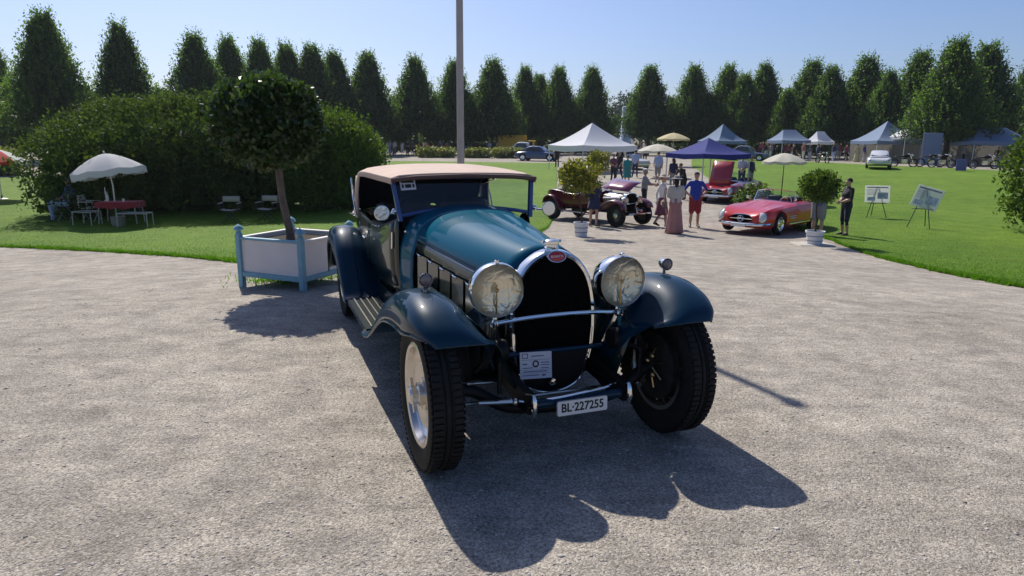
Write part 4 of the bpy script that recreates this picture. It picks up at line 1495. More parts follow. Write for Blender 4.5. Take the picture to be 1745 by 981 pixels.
def person(label, pos, rz, mats, pose=None, h=1.75, sleeve='short', leg='long', hair=M_HAIRB, hat=None, skirt=None, girth=1.0, female=False, voxel=.022, group=None, hairlong=False, extra=None):
    """mats: (skin, top, bottom, shoe). Faces -y; rz turns the figure."""
    P = dict(STAND)
    if pose:
        P.update(pose)
    g = girth
    mb = MB()
    segs = []
    def seg(a, b, ra, rb, tg, flat=1.0):
        seg_tube(mb, P[a] if isinstance(a, str) else a, P[b] if isinstance(b, str) else b, ra, rb, flat=flat)
        segs.append((Vector(P[a] if isinstance(a, str) else a), Vector(P[b] if isinstance(b, str) else b), (ra + rb) / 2, tg))
    V_ = lambda k: Vector(P[k])
    waist = V_('pelvis').lerp(V_('chest'), .45)
    wr = .118 if not female else .105
    # trunk: several ribs across
    for off, k in ((0, 1.0), (-.055, .92), (.055, .92)):
        o = Vector((off, 0, 0))
        seg(V_('pelvis') + o, waist + o, .118 * g, wr * g, 'top' if leg != 'x' else 'bot')
        seg(waist + o, V_('chest') + o, wr * g, .122 * g * k, 'top')
    seg('chest', V_('neck') + Vector((0, 0, -.05)), .115 * g, .075, 'top')
    seg(V_('lhip') + Vector((0, 0, .02)), V_('rhip') + Vector((0, 0, .02)), .112 * g, .112 * g, 'bot')
    seg('lsh', 'rsh', .058, .058, 'top')
    seg(V_('lsh') * .55 + V_('chest') * .45, V_('rsh') * .55 + V_('chest') * .45, .085, .085, 'top')
    if female:
        seg(V_('chest') + Vector((-.07, -.085, -.01)), V_('chest') + Vector((.07, -.085, -.01)), .062, .062, 'top')
    seg('neck', V_('head') + Vector((0, .01, -.06)), .052, .050, 'skin')
    H_ = V_('head')
    mb.sphere(H_ + Vector((0, .012, .028)), (.073, .090, .088), 14, 10)
    mb.sphere(H_ + Vector((0, -.018, -.045)), (.055, .064, .072), 12, 8)
    mb.sphere(H_ + Vector((0, -.088, -.012)), (.014, .020, .024), 8, 6)
    mb.sphere(H_ + Vector((0, -.066, -.052)), (.026, .014, .009), 8, 6)
    for s in (-1, 1):
        mb.sphere(H_ + Vector((s * .075, .01, -.01)), (.012, .022, .032), 8, 6)
        mb.sphere(H_ + Vector((s * .030, -.070, .006)), (.014, .012, .008), 8, 6)
    segs.append((H_ + Vector((0, 0, -.06)), H_ + Vector((0, 0, .05)), .085, 'skin'))
    for s, a, b, c in ((-1, 'lsh', 'lel', 'lwr'), (1, 'rsh', 'rel', 'rwr')):
        seg(a, b, .054, .044, 'top' if sleeve != 'none' else 'skin')
        seg(b, c, .043, .030, 'top' if sleeve == 'long' else 'skin')
        d = (V_(c) - V_(b)).normalized()
        seg(c, V_(c) + d * .085, .030, .034, 'skin', flat=.7)
    for a, b, c, d in (('lhip', 'lkn', 'lan', 'ltoe'), ('rhip', 'rkn', 'ran', 'rtoe')):
        th = .088 * g
        k = 1.14 if leg == 'shorts' else 1.05
        if leg == 'shorts':
            mid = V_(a).lerp(V_(b), .92)
            seg(a, mid, th * k, .086 * g, 'bot')
            seg(mid, b, .062, .056, 'skin')
        elif leg == 'bare':
            seg(a, b, th, .056, 'skin')
        else:
            seg(a, b, th * k, .066 * g, 'bot')
        kn = .060 if leg == 'long' else .050
        mid = V_(b).lerp(V_(c), .32)
        seg(b, mid, kn, kn * 1.06, 'bot' if leg in ('long', 'knee') else 'skin')
        seg(mid, c, kn * 1.06 if leg != 'knee' else .052, .050 if leg == 'long' else .038, 'bot' if leg == 'long' else 'skin')
        seg(c, V_(d) + Vector((0, .02, 0)), .044, .036, 'shoe')
        seg(V_(c) + Vector((0, .02, -.03)), d, .040, .034, 'shoe', flat=.8)
    me = bpy.data.meshes.new('tmp')
    me.from_pydata(mb.v, [], mb.f)
    ob = bpy.data.objects.new('tmp', me)
    C.objects.link(ob)
    md = ob.modifiers.new('r', 'REMESH')
    md.mode = 'VOXEL'
    md.voxel_size = voxel
    sm = ob.modifiers.new('s', 'SMOOTH')
    sm.factor = .5
    sm.iterations = 2
    dg = bpy.context.evaluated_depsgraph_get()
    body = bpy.data.meshes.new_from_object(ob.evaluated_get(dg))
    bpy.data.objects.remove(ob)
    # five fingers on each hand, rooted in the palm
    nv = len(body.vertices)
    fm = MB()
    for s, b, c in ((-1, 'lel', 'lwr'), (1, 'rel', 'rwr')):
        d = (V_(c) - V_(b)).normalized()
        side = d.cross(Vector((1, 0, 0)) * s)
        if side.length < .2:
            side = d.cross(Vector((0, 0, 1)))
        side.normalize()
        nrm = d.cross(side).normalized()
        for k, L in enumerate((.070, .080, .076, .060)):
            r0 = V_(c) + d * .085 + side * (.030 - .019 * k)
            fm.tube([r0 - d * .02, r0 + d * L * .5 + nrm * s * .004, r0 + d * L + nrm * s * .022], [.0095, .0088, .0065], 5)
        r0 = V_(c) + d * .035 + side * .030
        fm.tube([r0, r0 + d * .03 + side * .025, r0 + d * .065 + side * .032], [.012, .010, .007], 5)
    bm = bmesh.new()
    bm.from_mesh(body)
    nf0 = len(bm.faces)
    vs = [bm.verts.new(v) for v in fm.v]
    for f in fm.f:
        try:
            bm.faces.new([vs[i] for i in f])
        except ValueError:
            pass
    bm.to_mesh(body)
    bm.free()
    # materials by nearest limb
    n = len(body.polygons)
    cen = np.empty(n * 3)
    body.polygons.foreach_get('center', cen)
    cen = cen.reshape(-1, 3)
    best, idx = np.full(n, 1e9), np.zeros(n, int)
    order = {'skin': 0, 'top': 1, 'bot': 2, 'shoe': 3}
    for a, b, r, tg in segs:
        a_, ab = np.array(a), np.array(b - a)
        t = np.clip(((cen - a_) @ ab) / (ab @ ab + 1e-9), 0, 1)
        dd = np.linalg.norm(cen - a_ - t[:, None] * ab, axis=1) - r
        k = dd < best
        best[k], idx[k] = dd[k], order[tg]
    idx[nf0:] = 0
    body.materials.clear()
    for q in mats:
        body.materials.append(q)
    body.polygons.foreach_set('material_index', idx.astype(np.int32))
    body.polygons.foreach_set('use_smooth', np.ones(n, bool))
    body.name = 'person'
    o = link('person', body)
    tag(o, label, 'person', group)
    o.location = pos
    o.rotation_euler = (0, 0, rz)
    s = h / 1.75
    o.scale = (s, s, s)
    if hair is not None:
        hb = MB()
        c = H_ + Vector((0, .022, .036))
        rows = []
        for i in range(7):
            th = PI * .5 * i / 6 * 1.22
            row = []
            for j in range(16):
                a = 2 * PI * j / 16
                front = max(0, -math.sin(a))
                tt = th * (1 - .36 * front)
                row.append((c.x + .080 * math.sin(tt) * math.cos(a), c.y + .097 * math.sin(tt) * math.sin(a), c.z + .094 * math.cos(tt)))
            rows.append(row)
        hb.grid(rows, closev=True, cap0=True, flip=False)
        if hairlong:
            hb.tube([c + Vector((0, .05, -.02)), c + Vector((0, .085, -.12)), c + Vector((0, .07, -.24))], [.07, .075, .03], 10)
        hb.build('hair', hair, o)
    if hat:
        hm_, kind_ = hat
        hb = MB()
        c = H_ + Vector((0, .012, .066))
        if kind_ == 'brim':
            hb.lathe([(.001, .085), (.05, .083), (.078, .06), (.086, .0), (.10, -.006), (.165, -.014), (.172, -.010), (.10, .004), (.088, .004)], 24, M=Tm(c))
        elif kind_ == 'cap':
            hb.lathe([(.001, .062), (.045, .055), (.076, .03), (.088, -.012)], 20, M=Tm(c))
            hb.grid([[(c.x + x, c.y - .07 - .085 * k * (1 - (x / .08) ** 2), c.z - .008 - .012 * k) for x in (-.07, -.035, 0, .035, .07)] for k in (0, 1)])
        hb.build('hat', hm_, o)
        if kind_ == 'brim':
            rb = MB().lathe([(.090, .004), (.092, .03), (.086, .034)], 24, M=Tm(c))
            rb.build('hat_band', mats[1], o)
    if skirt:
        sm_, z0, z1, r1 = skirt
        sk = MB()
        rows = []
        for t in np.linspace(0, 1, 9):
            z = z0 + (z1 - z0) * t
            r = .128 * g + (r1 - .128 * g) * (.35 * math.sin(min(t * 2.2, 1) * PI / 2) + .65 * t ** 1.6)
            rows.append([(r * (1 + .09 * t * math.sin(8 * a) + .04 * t * math.sin(13 * a + 2)) * math.cos(a), r * .82 * (1 + .09 * t * math.sin(8 * a + .6)) * math.sin(a), z) for a in np.linspace(0, 2 * PI, 40, endpoint=False)])
        sk.grid(rows, closev=True, flip=True)
        solid(sk.build('skirt', sm_, o, angle=70), .008)
    return o
# ================================================================== potted laurel in the planter box
M_TEAL = mat('teal_paint', (.19, .38, .47), rough=.55, var=.12, vscale=12, bump=.15, bscale=30)
M_CREAM = mat('cream_panel_paint', (.70, .655, .635), rough=.6, var=.06, vscale=3)
M_WHITEWOOD = mat('white_wood_paint', (.70, .68, .64), rough=.6)
M_SOIL = mat('soil', (.035, .026, .018), rough=1, var=.4, vscale=20, bump=.8, bscale=40)
F_, L_ = G(517, 495), G(414, 489)
pa = math.atan2(F_.y - L_.y, F_.x - L_.x)
SIDE = (F_ - L_).length
ctr = F_ + Vector((math.cos(pa + R(135)), math.sin(pa + R(135)), 0)) * SIDE * .7071
ctr.z = zt(ctr.x, ctr.y) - .005
PL = thing('planter_box', 'square cream planter box with teal corner posts left of the blue car', 'planter', ctr, pa)
hs = SIDE / 2
for sx in (-1, 1):
    for sy in (-1, 1):
        b = MB()
        b.bevbox((sx * hs, sy * hs, .335), (.068, .068, .67), .006)
        post = b.build('post', M_TEAL, PL)
        f = MB()
        f.lathe([(.034, .67), (.030, .69), (.024, .70), (.026, .71), (.058, .715), (.060, .725), (.050, .745), (.030, .765), (.012, .775), (.001, .785)], 16, M=Tm((sx * hs, sy * hs, 0)))
        f.build('finial', M_TEAL, post)
for k in range(4):
    M = Matrix.Rotation(k * PI / 2, 4, 'Z')
    b = MB()
    b.box((0, -hs + .010, .40), (SIDE - .066, .02, .40), M=M)
    b.build('panel', M_CREAM, PL, smooth=False)
    b = MB()
    b.bevbox((0, -hs, .175), (SIDE - .064, .05, .060), .005, M=M)
    b.build('bottom_rail', M_TEAL, PL)
    b = MB()
    b.bevbox((0, -hs + .004, .615), (SIDE - .064, .06, .030), .004, M=M)
    b.build('top_rail', M_WHITEWOOD if k else M_TEAL, PL)
b = MB()
b.box((0, 0, .55), (SIDE - .05, SIDE - .05, .04))
b.build('soil', M_SOIL, PL, smooth=False)
b = MB()
b.box((0, 0, .20), (SIDE - .05, SIDE - .05, .03))
b.build('floor_board', M_TEAL, PL, smooth=False)
dist0 = math.hypot(ctr.x, ctr.y)
cc = at(457, 208, dist0)
LA = thing('standard_laurel', 'round-headed standard laurel tree growing in the cream planter box', 'tree', ctr + Vector((0, 0, .56)))
rel = cc - LA.location
b = MB()
b.tube(crom([(-.07, 0, -.03), (-.072, 0, .12), (rel.x * .35 - .05, rel.y * .35, rel.z * .35), (rel.x * .7, rel.y * .7, rel.z * .72), (rel.x, rel.y, rel.z + .1)], 4), [.075, .066, .056, .050, .048, .046, .045, .045, .044, .044, .043, .043, .042, .04, .035, .03, .02], 12)
for k in range(9):
    a = k * 2.4
    b.tube([(rel.x * .8, rel.y * .8, rel.z - .35 + .03 * k), (rel.x + .3 * math.cos(a), rel.y + .3 * math.sin(a), rel.z + .0 + .03 * k), (rel.x + .5 * math.cos(a), rel.y + .5 * math.sin(a), rel.z + .15)], [.022, .014, .006], 6)
b.build('trunk', mat('smooth_bark', (.13, .10, .08), rough=.85, var=.3, vscale=10, bump=.4, bscale=25), LA)
rng = np.random.default_rng(31)
n = 2600
d = rng.normal(size=(n, 3))
d /= np.linalg.norm(d, axis=1, keepdims=True)
rad = (.93 + .07 * np.sin(7 * d[:, 0] + 3) * np.cos(6 * d[:, 1])) * (1 - .16 * rng.random(n) ** 2)
cl = np.array(rel) + d * rad[:, None] * (.635, .635, .52)
V1, F1 = foliage('l', cl, 8, (.045, .045, .045), .075, None, rng=rng, up=.15, aspect=.55, center=tuple(rel), ow=.5)
q = 700
d = rng.normal(size=(q, 3))
d /= np.linalg.norm(d, axis=1, keepdims=True)
V3, F3 = leaves(np.array(rel) + d * (rng.random(q) ** .4)[:, None] * (.50, .50, .43), np.full(q, .2), .2, .8, rng)
V, F, _ = merge([(V1, F1), (V3, F3)])
npmesh('crown', V, F, M_LAUREL, LA)

# ================================================================== flagpole behind the car
T_ = G(1362, 691)
az = SUN_AZ
d786 = ray(785, 260)
k = d786[0] / d786[1]
# base B = T - s*(sin az, -cos az); need B.x = k * B.y
s_ = (T_.x - k * T_.y) / (math.sin(az) + k * math.cos(az))
B_ = Vector((T_.x - s_ * math.sin(az), T_.y + s_ * math.cos(az), 0))
B_.z = zt(B_.x, B_.y)
PH = s_ * math.tan(SUN_EL) - B_.z
FPOLE = thing('flagpole', 'tall plain grey metal flagpole standing behind the blue car', 'pole', B_)
b = MB()
b.tube([(0, 0, -.05), (0, 0, PH * .5), (0, 0, PH - .12)], [.056, .050, .044], 14)
b.build('shaft', mat('grey_pole_metal', (.40, .36, .33), rough=.5, metal=.3, var=.15, vscale=3), FPOLE)
b = MB()
b.lathe([(.044, -.14), (.06, -.12), (.075, -.06), (.07, -.02), (.001, .01)], 14, M=Tm((0, 0, PH)))
b.build('finial', mat('pole_cap', (.3, .28, .26), rough=.4, metal=.6), FPOLE)
b = MB()
b.lathe([(.13, 0), (.13, .03), (.08, .05), (.07, .12)], 16)
b.build('base_collar', M_STEEL, FPOLE)

# ================================================================== parasols
def parasol(label, foot, h, r, drop, m, m_pole, ribs=8, tilt=0.0, tz=0.0, val=.16, name='parasol', m2=None, scallop=True):
    t = thing(name, label, 'parasol', foot)
    b = MB()
    b.tube([(0, 0, 0), (0, 0, h * .55)], .021, 10)
    t0 = b.build('lower_pole', m_pole, t)
    T = Tm((0, 0, h * .55), ry=0, rx=0, rz=tz) @ Matrix.Rotation(tilt, 4, 'Y')
    b = MB()
    b.tube([(0, 0, 0), (0, 0, h * .45 + .02)], .017, 10, M=T)
    b.sphere((0, 0, h * .45 + .05), .03, 8, 6, M=T)
    b.build('upper_pole', m_pole, t)
    seg = ribs * 4
    rows = []
    for i in range(8):
        q = i / 7
        row = []
        for j in range(seg):
            a = 2 * PI * j / seg
            w_ = math.cos(ribs * a)                       # +1 on a rib, -1 between
            rr = r * q * (1 - .045 * q * (1 - w_) / 2)
            z = h * .45 - drop * (q ** 1.55) + .020 * (w_ - 1) * q * 1.2
            row.append((rr * math.cos(a), rr * math.sin(a), z))
        rows.append(row)
    for dv in (.5, 1.0):
        row = []
        for j in range(seg):
            x, y, z = rows[7][j]
            a = 2 * PI * j / seg
            sc_ = (1 + .25 * abs(math.sin(ribs * a / 2 * 2))) if scallop else 1
            row.append((x * 1.004, y * 1.004, z - val * dv * sc_))
        rows.append(row)
    b = MB()
    b.grid(rows, closev=True, M=T, flip=False)
    ms = [m] if m2 is None else [m, m2]
    o = b.build('canopy', ms, t, angle=28)
    if m2 is not None:
        mi = [((p.index % seg) // 4 % 2) for p in o.data.polygons]
        o.data.polygons.foreach_set('material_index', mi)
    for k in range(ribs):
        a = 2 * PI * k / ribs
        b = MB()
        b.tube([(r * q * math.cos(a), r * q * math.sin(a), h * .45 - drop * (q ** 1.55) - .012) for q in np.linspace(.05, .98, 6)], .006, 5, M=T)
        b.tube([(0, 0, h * .45 - drop * 1.1), (r * .5 * math.cos(a), r * .5 * math.sin(a), h * .45 - drop * .5 ** 1.55 - .015)], .005, 5, M=T)
        b.build('rib', m_pole, t)
    b = MB()
    b.lathe([(.001, .0), (.22, .0), (.22, .04), (.05, .07), (.03, .2), (.001, .2)], 14)
    b.build('foot', M_STEEL, t)
    return t
def fabric(name, col, trans=.3):
    m, nt, b = newmat(name)
    b.inputs['Base Color'].default_value = col + (1,)
    b.inputs['Roughness'].default_value = .85
    t = nt.nodes.new('ShaderNodeBsdfTranslucent')
    t.inputs['Color'].default_value = col + (1,)
    ms = nt.nodes.new('ShaderNodeMixShader')
    ms.inputs[0].default_value = trans
    nt.links.new(b.outputs[0], ms.inputs[1])
    nt.links.new(t.outputs[0], ms.inputs[2])
    nt.links.new(ms.outputs[0], nt.nodes['Material Output'].inputs['Surface'])
    return m
M_FABW = fabric('white_parasol_cloth', (.78, .78, .79), .45)
M_FABBEIGE = fabric('beige_parasol_cloth', (.66, .62, .53))
M_FABYEL = fabric('straw_parasol_cloth', (.62, .54, .32))
M_FABRED = fabric('red_parasol_cloth', (.55, .05, .05))
M_TENTW = fabric('white_tent_cloth', (.72, .73, .78), .25)
M_TENTB = fabric('blue_tent_cloth', (.020, .032, .22), .2)
M_TENTG = fabric('tree_shaded_blue_tent_cloth', (.20, .27, .40), .2)  # blue cloth, its colour darkened to stand for the trees' shade
M_WPOLE = mat('white_pole', (.66, .65, .62), rough=.4)
M_DPOLE = mat('dark_pole', (.03, .03, .03), rough=.4)
TBL = G(201, 381)
parasol('white fringed parasol tilted over the red picnic table', TBL + Vector((-.02, .0, 0)), 2.22, 1.08, .52, M_FABW, M_WPOLE, tilt=R(-9), val=.17)
p = on(-12, 34)
parasol('small red and white parasol cut off by the left edge', p, 2.0, 1.05, .45, M_FABW, M_WPOLE, m2=M_FABRED, val=.1, tz=R(69))

# ---- red picnic table
M_REDCLOTH = cloth('red_tablecloth', (.30, .028, .035))
M_ALULEG = mat('pale_leg', (.55, .52, .44), rough=.45)
TT = thing('picnic_table', 'small picnic table under a red cloth beneath the white parasol', 'table', TBL + Vector((.15, 0, 0)), .15)
b = MB()
b.bevbox((0, 0, .70), (1.20, .72, .03), .01)
TTP = b.build('table_top', M_REDCLOTH, TT)
b = MB()
rows = []
for z, k in ((.716, 1.0), (.64, 1.012), (.52, 1.03)):
    row = []
    for i in range(48):
        a = 2 * PI * i / 48
        c_, s_2 = math.cos(a), math.sin(a)
        m_ = 1 / max(abs(c_) / .61, abs(s_2) / .37)
        w_ = 1 + (.03 * math.sin(i * 1.7) if z < .6 else 0)
        row.append((c_ * m_ * k * w_, s_2 * m_ * k * w_, z + (.03 * math.sin(i * .9) if z < .6 else 0)))
    rows.append(row)
b.grid(rows, closev=True)
b.build('cloth_drop', M_REDCLOTH, TTP)
for sx in (-1, 1):
    for sy in (-1, 1):
        b = MB()
        b.tube([(sx * .52, sy * .30, .69), (sx * .56, sy * .33, 0)], .014, 6)
        b.build('leg', M_ALULEG, TT)
def lathe_thing(name, label, cat, pos, prof, m, group=None):
    o = MB().lathe(prof, 14).build(name, m)
    o.location = pos
    return tag(o, label, cat, group)
tz_ = TT.location.z + .722
lathe_thing('bottle', 'pale bottle standing on the red picnic table', 'bottle', (TBL.x - .18, TBL.y - .1, tz_), [(.001, 0), (.04, 0), (.04, .17), (.014, .23), (.014, .30), (.001, .30)], mat('pale_bottle', (.55, .56, .5), rough=.15))
lathe_thing('cup', 'white cup on the red picnic table beside the bottle', 'cup', (TBL.x + .35, TBL.y - .15, tz_), [(.001, 0), (.03, 0), (.042, .09), (.036, .09), (.028, .01)], M_WHITEP)
lathe_thing('candlestick', 'slim pale candlestick on the red table close to the parasol pole', 'candlestick', (TBL.x - .32, TBL.y + .05, tz_), [(.001, 0), (.05, 0), (.05, .01), (.012, .03), (.010, .22), (.03, .24), (.012, .25), (.012, .42), (.001, .43)], M_WHITEP)
bk = lathe_thing('wicker_basket', 'pale wicker basket on the grass under the red table', 'basket', (G(203, 386)), [(.001, .01), (.17, 0), (.20, .12), (.215, .30), (.225, .31), (.21, .32), (.19, .3), (.17, .03)], mat('wicker', (.30, .27, .20), rough=.9, var=.4, vscale=30, bump=.8, bscale=60))

# ---- folding furniture
M_CANVAS = cloth('pale_canvas', (.40, .35, .30))
M_DARKFR = mat('dark_chair_frame', (.045, .036, .030), rough=.5)
def director_chair(label, pos, rz, mc=None, mf=None, hh=1.0):
    """canvas folding chair facing -y"""
    mc, mf = mc or M_CANVAS, mf or M_DARKFR
    t = thing('folding_chair', label, 'chair', pos, rz, 'canvas folding chairs')
    b = MB()
    rows = [[(x, y, .46 - .035 * (1 - (x / .26) ** 2)) for x in np.linspace(-.26, .26, 7)] for y in (-.2, 0, .2)]
    b.grid(rows)
    solid(b.build('seat', mc, t), .01)
    b = MB()
    b.grid([[(x, .22 + .03 * (1 - (x / .27) ** 2), z) for x in np.linspace(-.27, .27, 7)] for z in (.68, .76, .86)])
    solid(b.build('backrest', mc, t), .01)
    for s in (-1, 1):
        b = MB()
        b.bevbox((s * .29, .0, .655), (.05, .46, .022), .005)
        b.build('armrest', mc, t)
        b = MB()
        b.tube([(s * .28, .22, .46), (s * .28, .235, .88)], .014, 6)
        b.build('back_post', mf, t)
        b = MB()
        b.tube([(s * .28, -.18, .46), (s * .28, -.18, .65)], .013, 6)
        b.build('arm_post', mf, t)
        b = MB()
        b.tube([(s * .26, -.24, .015), (s * .26, .24, .015)], .014, 6)
        b.build('floor_rail', mf, t)
        for y in (-.17, .17):
            b = MB()
            b.tube([(s * .26, y, .02), (-s * .27, y + s * .012, .46)], .012, 6)
            b.build('leg', mf, t)
    return t
director_chair('canvas folding chair in the shade, left one of the pair', G(394, 380), R(8))
director_chair('canvas folding chair in the shade directly left of the laurel trunk', G(457, 378), R(-6))
director_chair('white-backed folding chair beside the red picnic table', G(157, 377), R(100), M_WHITEC, M_ALULEG)
def camp_stool(label, pos, rz, w=.75, d=.45, h=.44):
    t = thing('camp_stool', label, 'stool', pos, rz, 'pale folding stools')
    b = MB()
    for s in (-1, 1):
        b.tube([(-w / 2, s * d / 2, h), (w / 2, s * d / 2, h)], .014, 6)
        b.tube([(s * w / 2, -d / 2, h), (s * w / 2, d / 2, h)], .014, 6)
    b.build('seat_frame', M_ALULEG, t)
    b = MB()
    b.grid([[(x, y, h + .008 - .03 * (1 - (2 * x / w) ** 2)) for x in np.linspace(-w / 2, w / 2, 6)] for y in (-d / 2, 0, d / 2)])
    solid(b.build('seat', mat('grey_webbing', (.10, .10, .09), rough=.9), t), .008)
    for sx in (-1, 1):
        for sy in (-1, 1):
            b = MB()
            b.tube([(sx * w / 2, sy * d / 2, h), (sx * w / 2 * 1.03, sy * d / 2 * 1.05, 0)], .014, 6)
            b.build('leg', M_ALULEG, t)
    return t
camp_stool('pale folding stool in front of the red table on its right', G(232, 387), .12, .85)
camp_stool('pale folding stool between the seated man and the red table', G(150, 384), -.1, .6)
# ---- seated man
SM = G(116, 376)
def box_chair(label, pos, rz):
    return director_chair(label, pos, rz, M_BLKC, M_ALULEG)
box_chair('folding chair under the man sitting beneath the parasol', SM, R(-82))
SIT = dict(pelvis=(0, .06, .58), chest=(0, .16, .90), neck=(0, .17, 1.10), head=(0, .145, 1.25), lsh=(-.18, .17, 1.05), rsh=(.18, .17, 1.05), lel=(-.24, .08, .80), rel=(.24, .08, .80), lwr=(-.12, -.12, .72), rwr=(.12, -.12, .72),
           lhip=(-.10, .04, .56), rhip=(.10, .04, .56), lkn=(-.14, -.42, .60), rkn=(.13, -.42, .56), lan=(-.14, -.46, .12), ran=(.13, -.36, .09), ltoe=(-.14, -.64, .06), rtoe=(.13, -.55, .035))
M_PLAID = mat('blue_checked_shirt', (.10, .14, .34), rough=.9, var=.8, vscale=26)
M_STRAW = mat('straw', (.42, .28, .16), rough=.9, var=.3, vscale=40)
person('man in checked shirt, straw hat and pale jeans sitting under the white parasol', SM, R(-82), (M_SKIN2, M_PLAID, M_LJEANS, M_SHOE), SIT, 1.78, leg='long', hair=None, hat=(M_STRAW, 'brim'), girth=1.15)

# ================================================================== potted standards along the drive
M_POT = mat('white_pot', (.66, .66, .68), rough=.5, var=.05, vscale=6)
M_BAND = mat('grey_band', (.22, .24, .30), rough=.5)
def potted(label, pos, topz, rx, rz_, m, seed, flowers=None, n=420, potr=.21, poth=.40, lean=0.0, m2=None):
    t = thing('potted_tree', label, 'potted plant', pos)
    b = MB()
    b.lathe([(.001, .0), (potr * .80, .0), (potr * .86, poth * .45), (potr * .93, poth * .86), (potr * 1.03, poth * .87), (potr * 1.05, poth), (potr * .92, poth), (potr * .90, poth * .86)], 24)
    pt = b.build('pot', M_POT, t)
    for z in (.30, .62):
        b = MB()
        r_ = potr * (.80 + .16 * z)
        b.lathe([(r_ + .004, poth * z), (r_ + .008, poth * (z + .03)), (r_ + .006, poth * (z + .06))], 24)
        b.build('band', M_BAND, pt)
    b = MB()
    b.lathe([(.001, poth * .9), (potr * .91, poth * .88)], 16)
    b.build('soil', M_SOIL, pt)
    cz = topz - rz_
    b = MB()
    b.tube(crom([(0, 0, poth * .8), (.01, 0, poth + .2), (-.03 + lean * .4, 0, (poth + cz) / 2), (lean, 0, cz)], 4), [.026] * 5 + [.023] * 4 + [.02] * 4, 8)
    for k in range(6):
        a = k * 1.05
        b.tube([(lean, 0, cz - rz_ * .6), (lean + rx * .6 * math.cos(a), rx * .6 * math.sin(a), cz + .05)], [.012, .005], 5)
    b.build('stem', M_BARK, t)
    rng = np.random.default_rng(seed)
    d = rng.normal(size=(n, 3))
    d /= np.linalg.norm(d, axis=1, keepdims=True)
    rad = (rng.random(n) ** .35) * (1 + .16 * np.sin(5 * d[:, 0] + seed) * np.cos(4 * d[:, 1]))
    cl = d * rad[:, None] * (rx, rx, rz_) + (lean, 0, cz)
    V1, F1 = foliage('p', cl, 9, (.05, .05, .05), .085, None, rng=rng, up=.5, aspect=.5, center=(lean, 0, cz), ow=.6)
    npmesh('crown', V1, F1, m, t)
    if flowers:
        fc = cl[(rad > .75)]
        fc = fc[rng.integers(0, len(fc), 150)] + d[rng.integers(0, n, 150)] * .04
        V2, F2 = leaves(fc, np.full(len(fc), .07), .5, .9, rng)
        npmesh('flowers', V2, F2, flowers, t)
    return t
M_FLY = leafmat('yellow_flower', (.50, .38, .05), (.62, .52, .12), trans=.2)
M_FLW = leafmat('white_flower', (.55, .56, .50), (.72, .72, .66), trans=.2)
pp = G(990, 403)
potted('yellow-flowering standard in a white pot in front of the maroon vintage car', pp, 2.10, .60, .45, M_YELLOWLEAF, 41, M_FLY, lean=-.10)
pp = on(1020, 33)
potted('yellow-flowering standard in a pot behind the maroon vintage car', pp, 2.15, .55, .55, M_YELLOWLEAF, 42, M_FLY)
pp = G(1387, 417)
potted('green leafy standard in a white pot right of the red roadster', pp, 1.92, .51, .40, M_GREENLEAF, 43, None, n=460, potr=.235, poth=.37)
sl = MB().bevbox((0, 0, .0), (.95, .75, .06), .02).build('stone_slab', mat('slab', (.42, .39, .34), rough=.9, var=.15, vscale=8), smooth=False)
sl.location = pp + Vector((-.05, 0, .005))
tag(sl, 'pale stone slab under the white pot right of the red roadster', 'slab')
for o_ in C.objects:
    pass
# white-flowering bush beside the red roadster
def flower_bush(label, pos, rx, rz_, seed):
    t = thing('flower_bush', label, 'shrub', pos)
    rng = np.random.default_rng(seed)
    n = 260
    d = rng.normal(size=(n, 3))
    d /= np.linalg.norm(d, axis=1, keepdims=True)
    d[:, 2] = abs(d[:, 2])
    cl = d * (rng.random(n) ** .4)[:, None] * (rx, rx * .7, rz_)
    V, F = foliage('b', cl, 9, (.08, .08, .08), .13, None, rng=rng, up=.5)
    npmesh('foliage', V, F, M_GREENLEAF, t)
    V, F = foliage('b', cl[::3] * 1.05, 7, (.05, .05, .05), .09, None, rng=rng, up=.5, aspect=.9)
    npmesh('flowers', V, F, M_FLW, t)
flower_bush('white-flowering bush directly behind the nose of the red roadster', G(1285, 352), .85, 1.0, 51)

# ================================================================== easels
M_BOARD = fabric('poster_board', (.86, .86, .85), .7)
def easel(label, foot, rz, w, h, z0, tilt, board_label, lean=0.0):
    t = thing('easel', label, 'easel', foot, rz)
    zt_ = z0 + h * .85
    for x0, y0, x1, y1 in ((-.34, -.22, -.03, .06), (.34, -.22, .03, .06), (0, .45, 0, .10)):
        b = MB()
        b.tube([(x0, y0, 0), (x1, y1, zt_)], .014, 6)
        b.build('leg', M_DPOLE, t)
    b = MB()
    b.bevbox((0, -.06 + .0, z0 - .02), (.62, .05, .025), .005)
    b.build('ledge', M_DPOLE, t)
    bd = thing('display_board', board_label, 'board', foot, rz)
    Mx = Tm((0, -.06, z0), rx=R(-14), ry=lean)
    b = MB()
    b.bevbox((0, -.03, h / 2), (w, .012, h), .002, M=Mx)
    b.build('board', M_BOARD, bd, smooth=False)
    def pr(x0, x1, a0, a1, m):
        q = MB()
        q.add([(x0, -.0385, a0), (x1, -.0385, a0), (x1, -.0385, a1), (x0, -.0385, a1)], [(0, 1, 2, 3)], M=Mx)
        q.build('printed_area', m, bd, smooth=False)
    gp = mat('grey_photo_print', (.46, .49, .54), rough=.6, var=.5, vscale=9)
    pr(-w * .42, w * .42, h * .86, h * .92, M_GREYINK)
    for k in range(5):
        pr(-w * .42, -w * .06, h * (.74 - .075 * k), h * (.765 - .075 * k), mat('pale_print', (.45, .45, .47), rough=.7))
    pr(.0, w * .42, h * .22, h * .60, gp)
    pr(-w * .40, -w * .08, h * .10, h * .32, gp)
    return t
easel('black tripod easel on the lawn, left one of the two', G(1490, 371), R(-12), .84, .62, .56, R(14), 'white printed board on the left easel with a car picture')
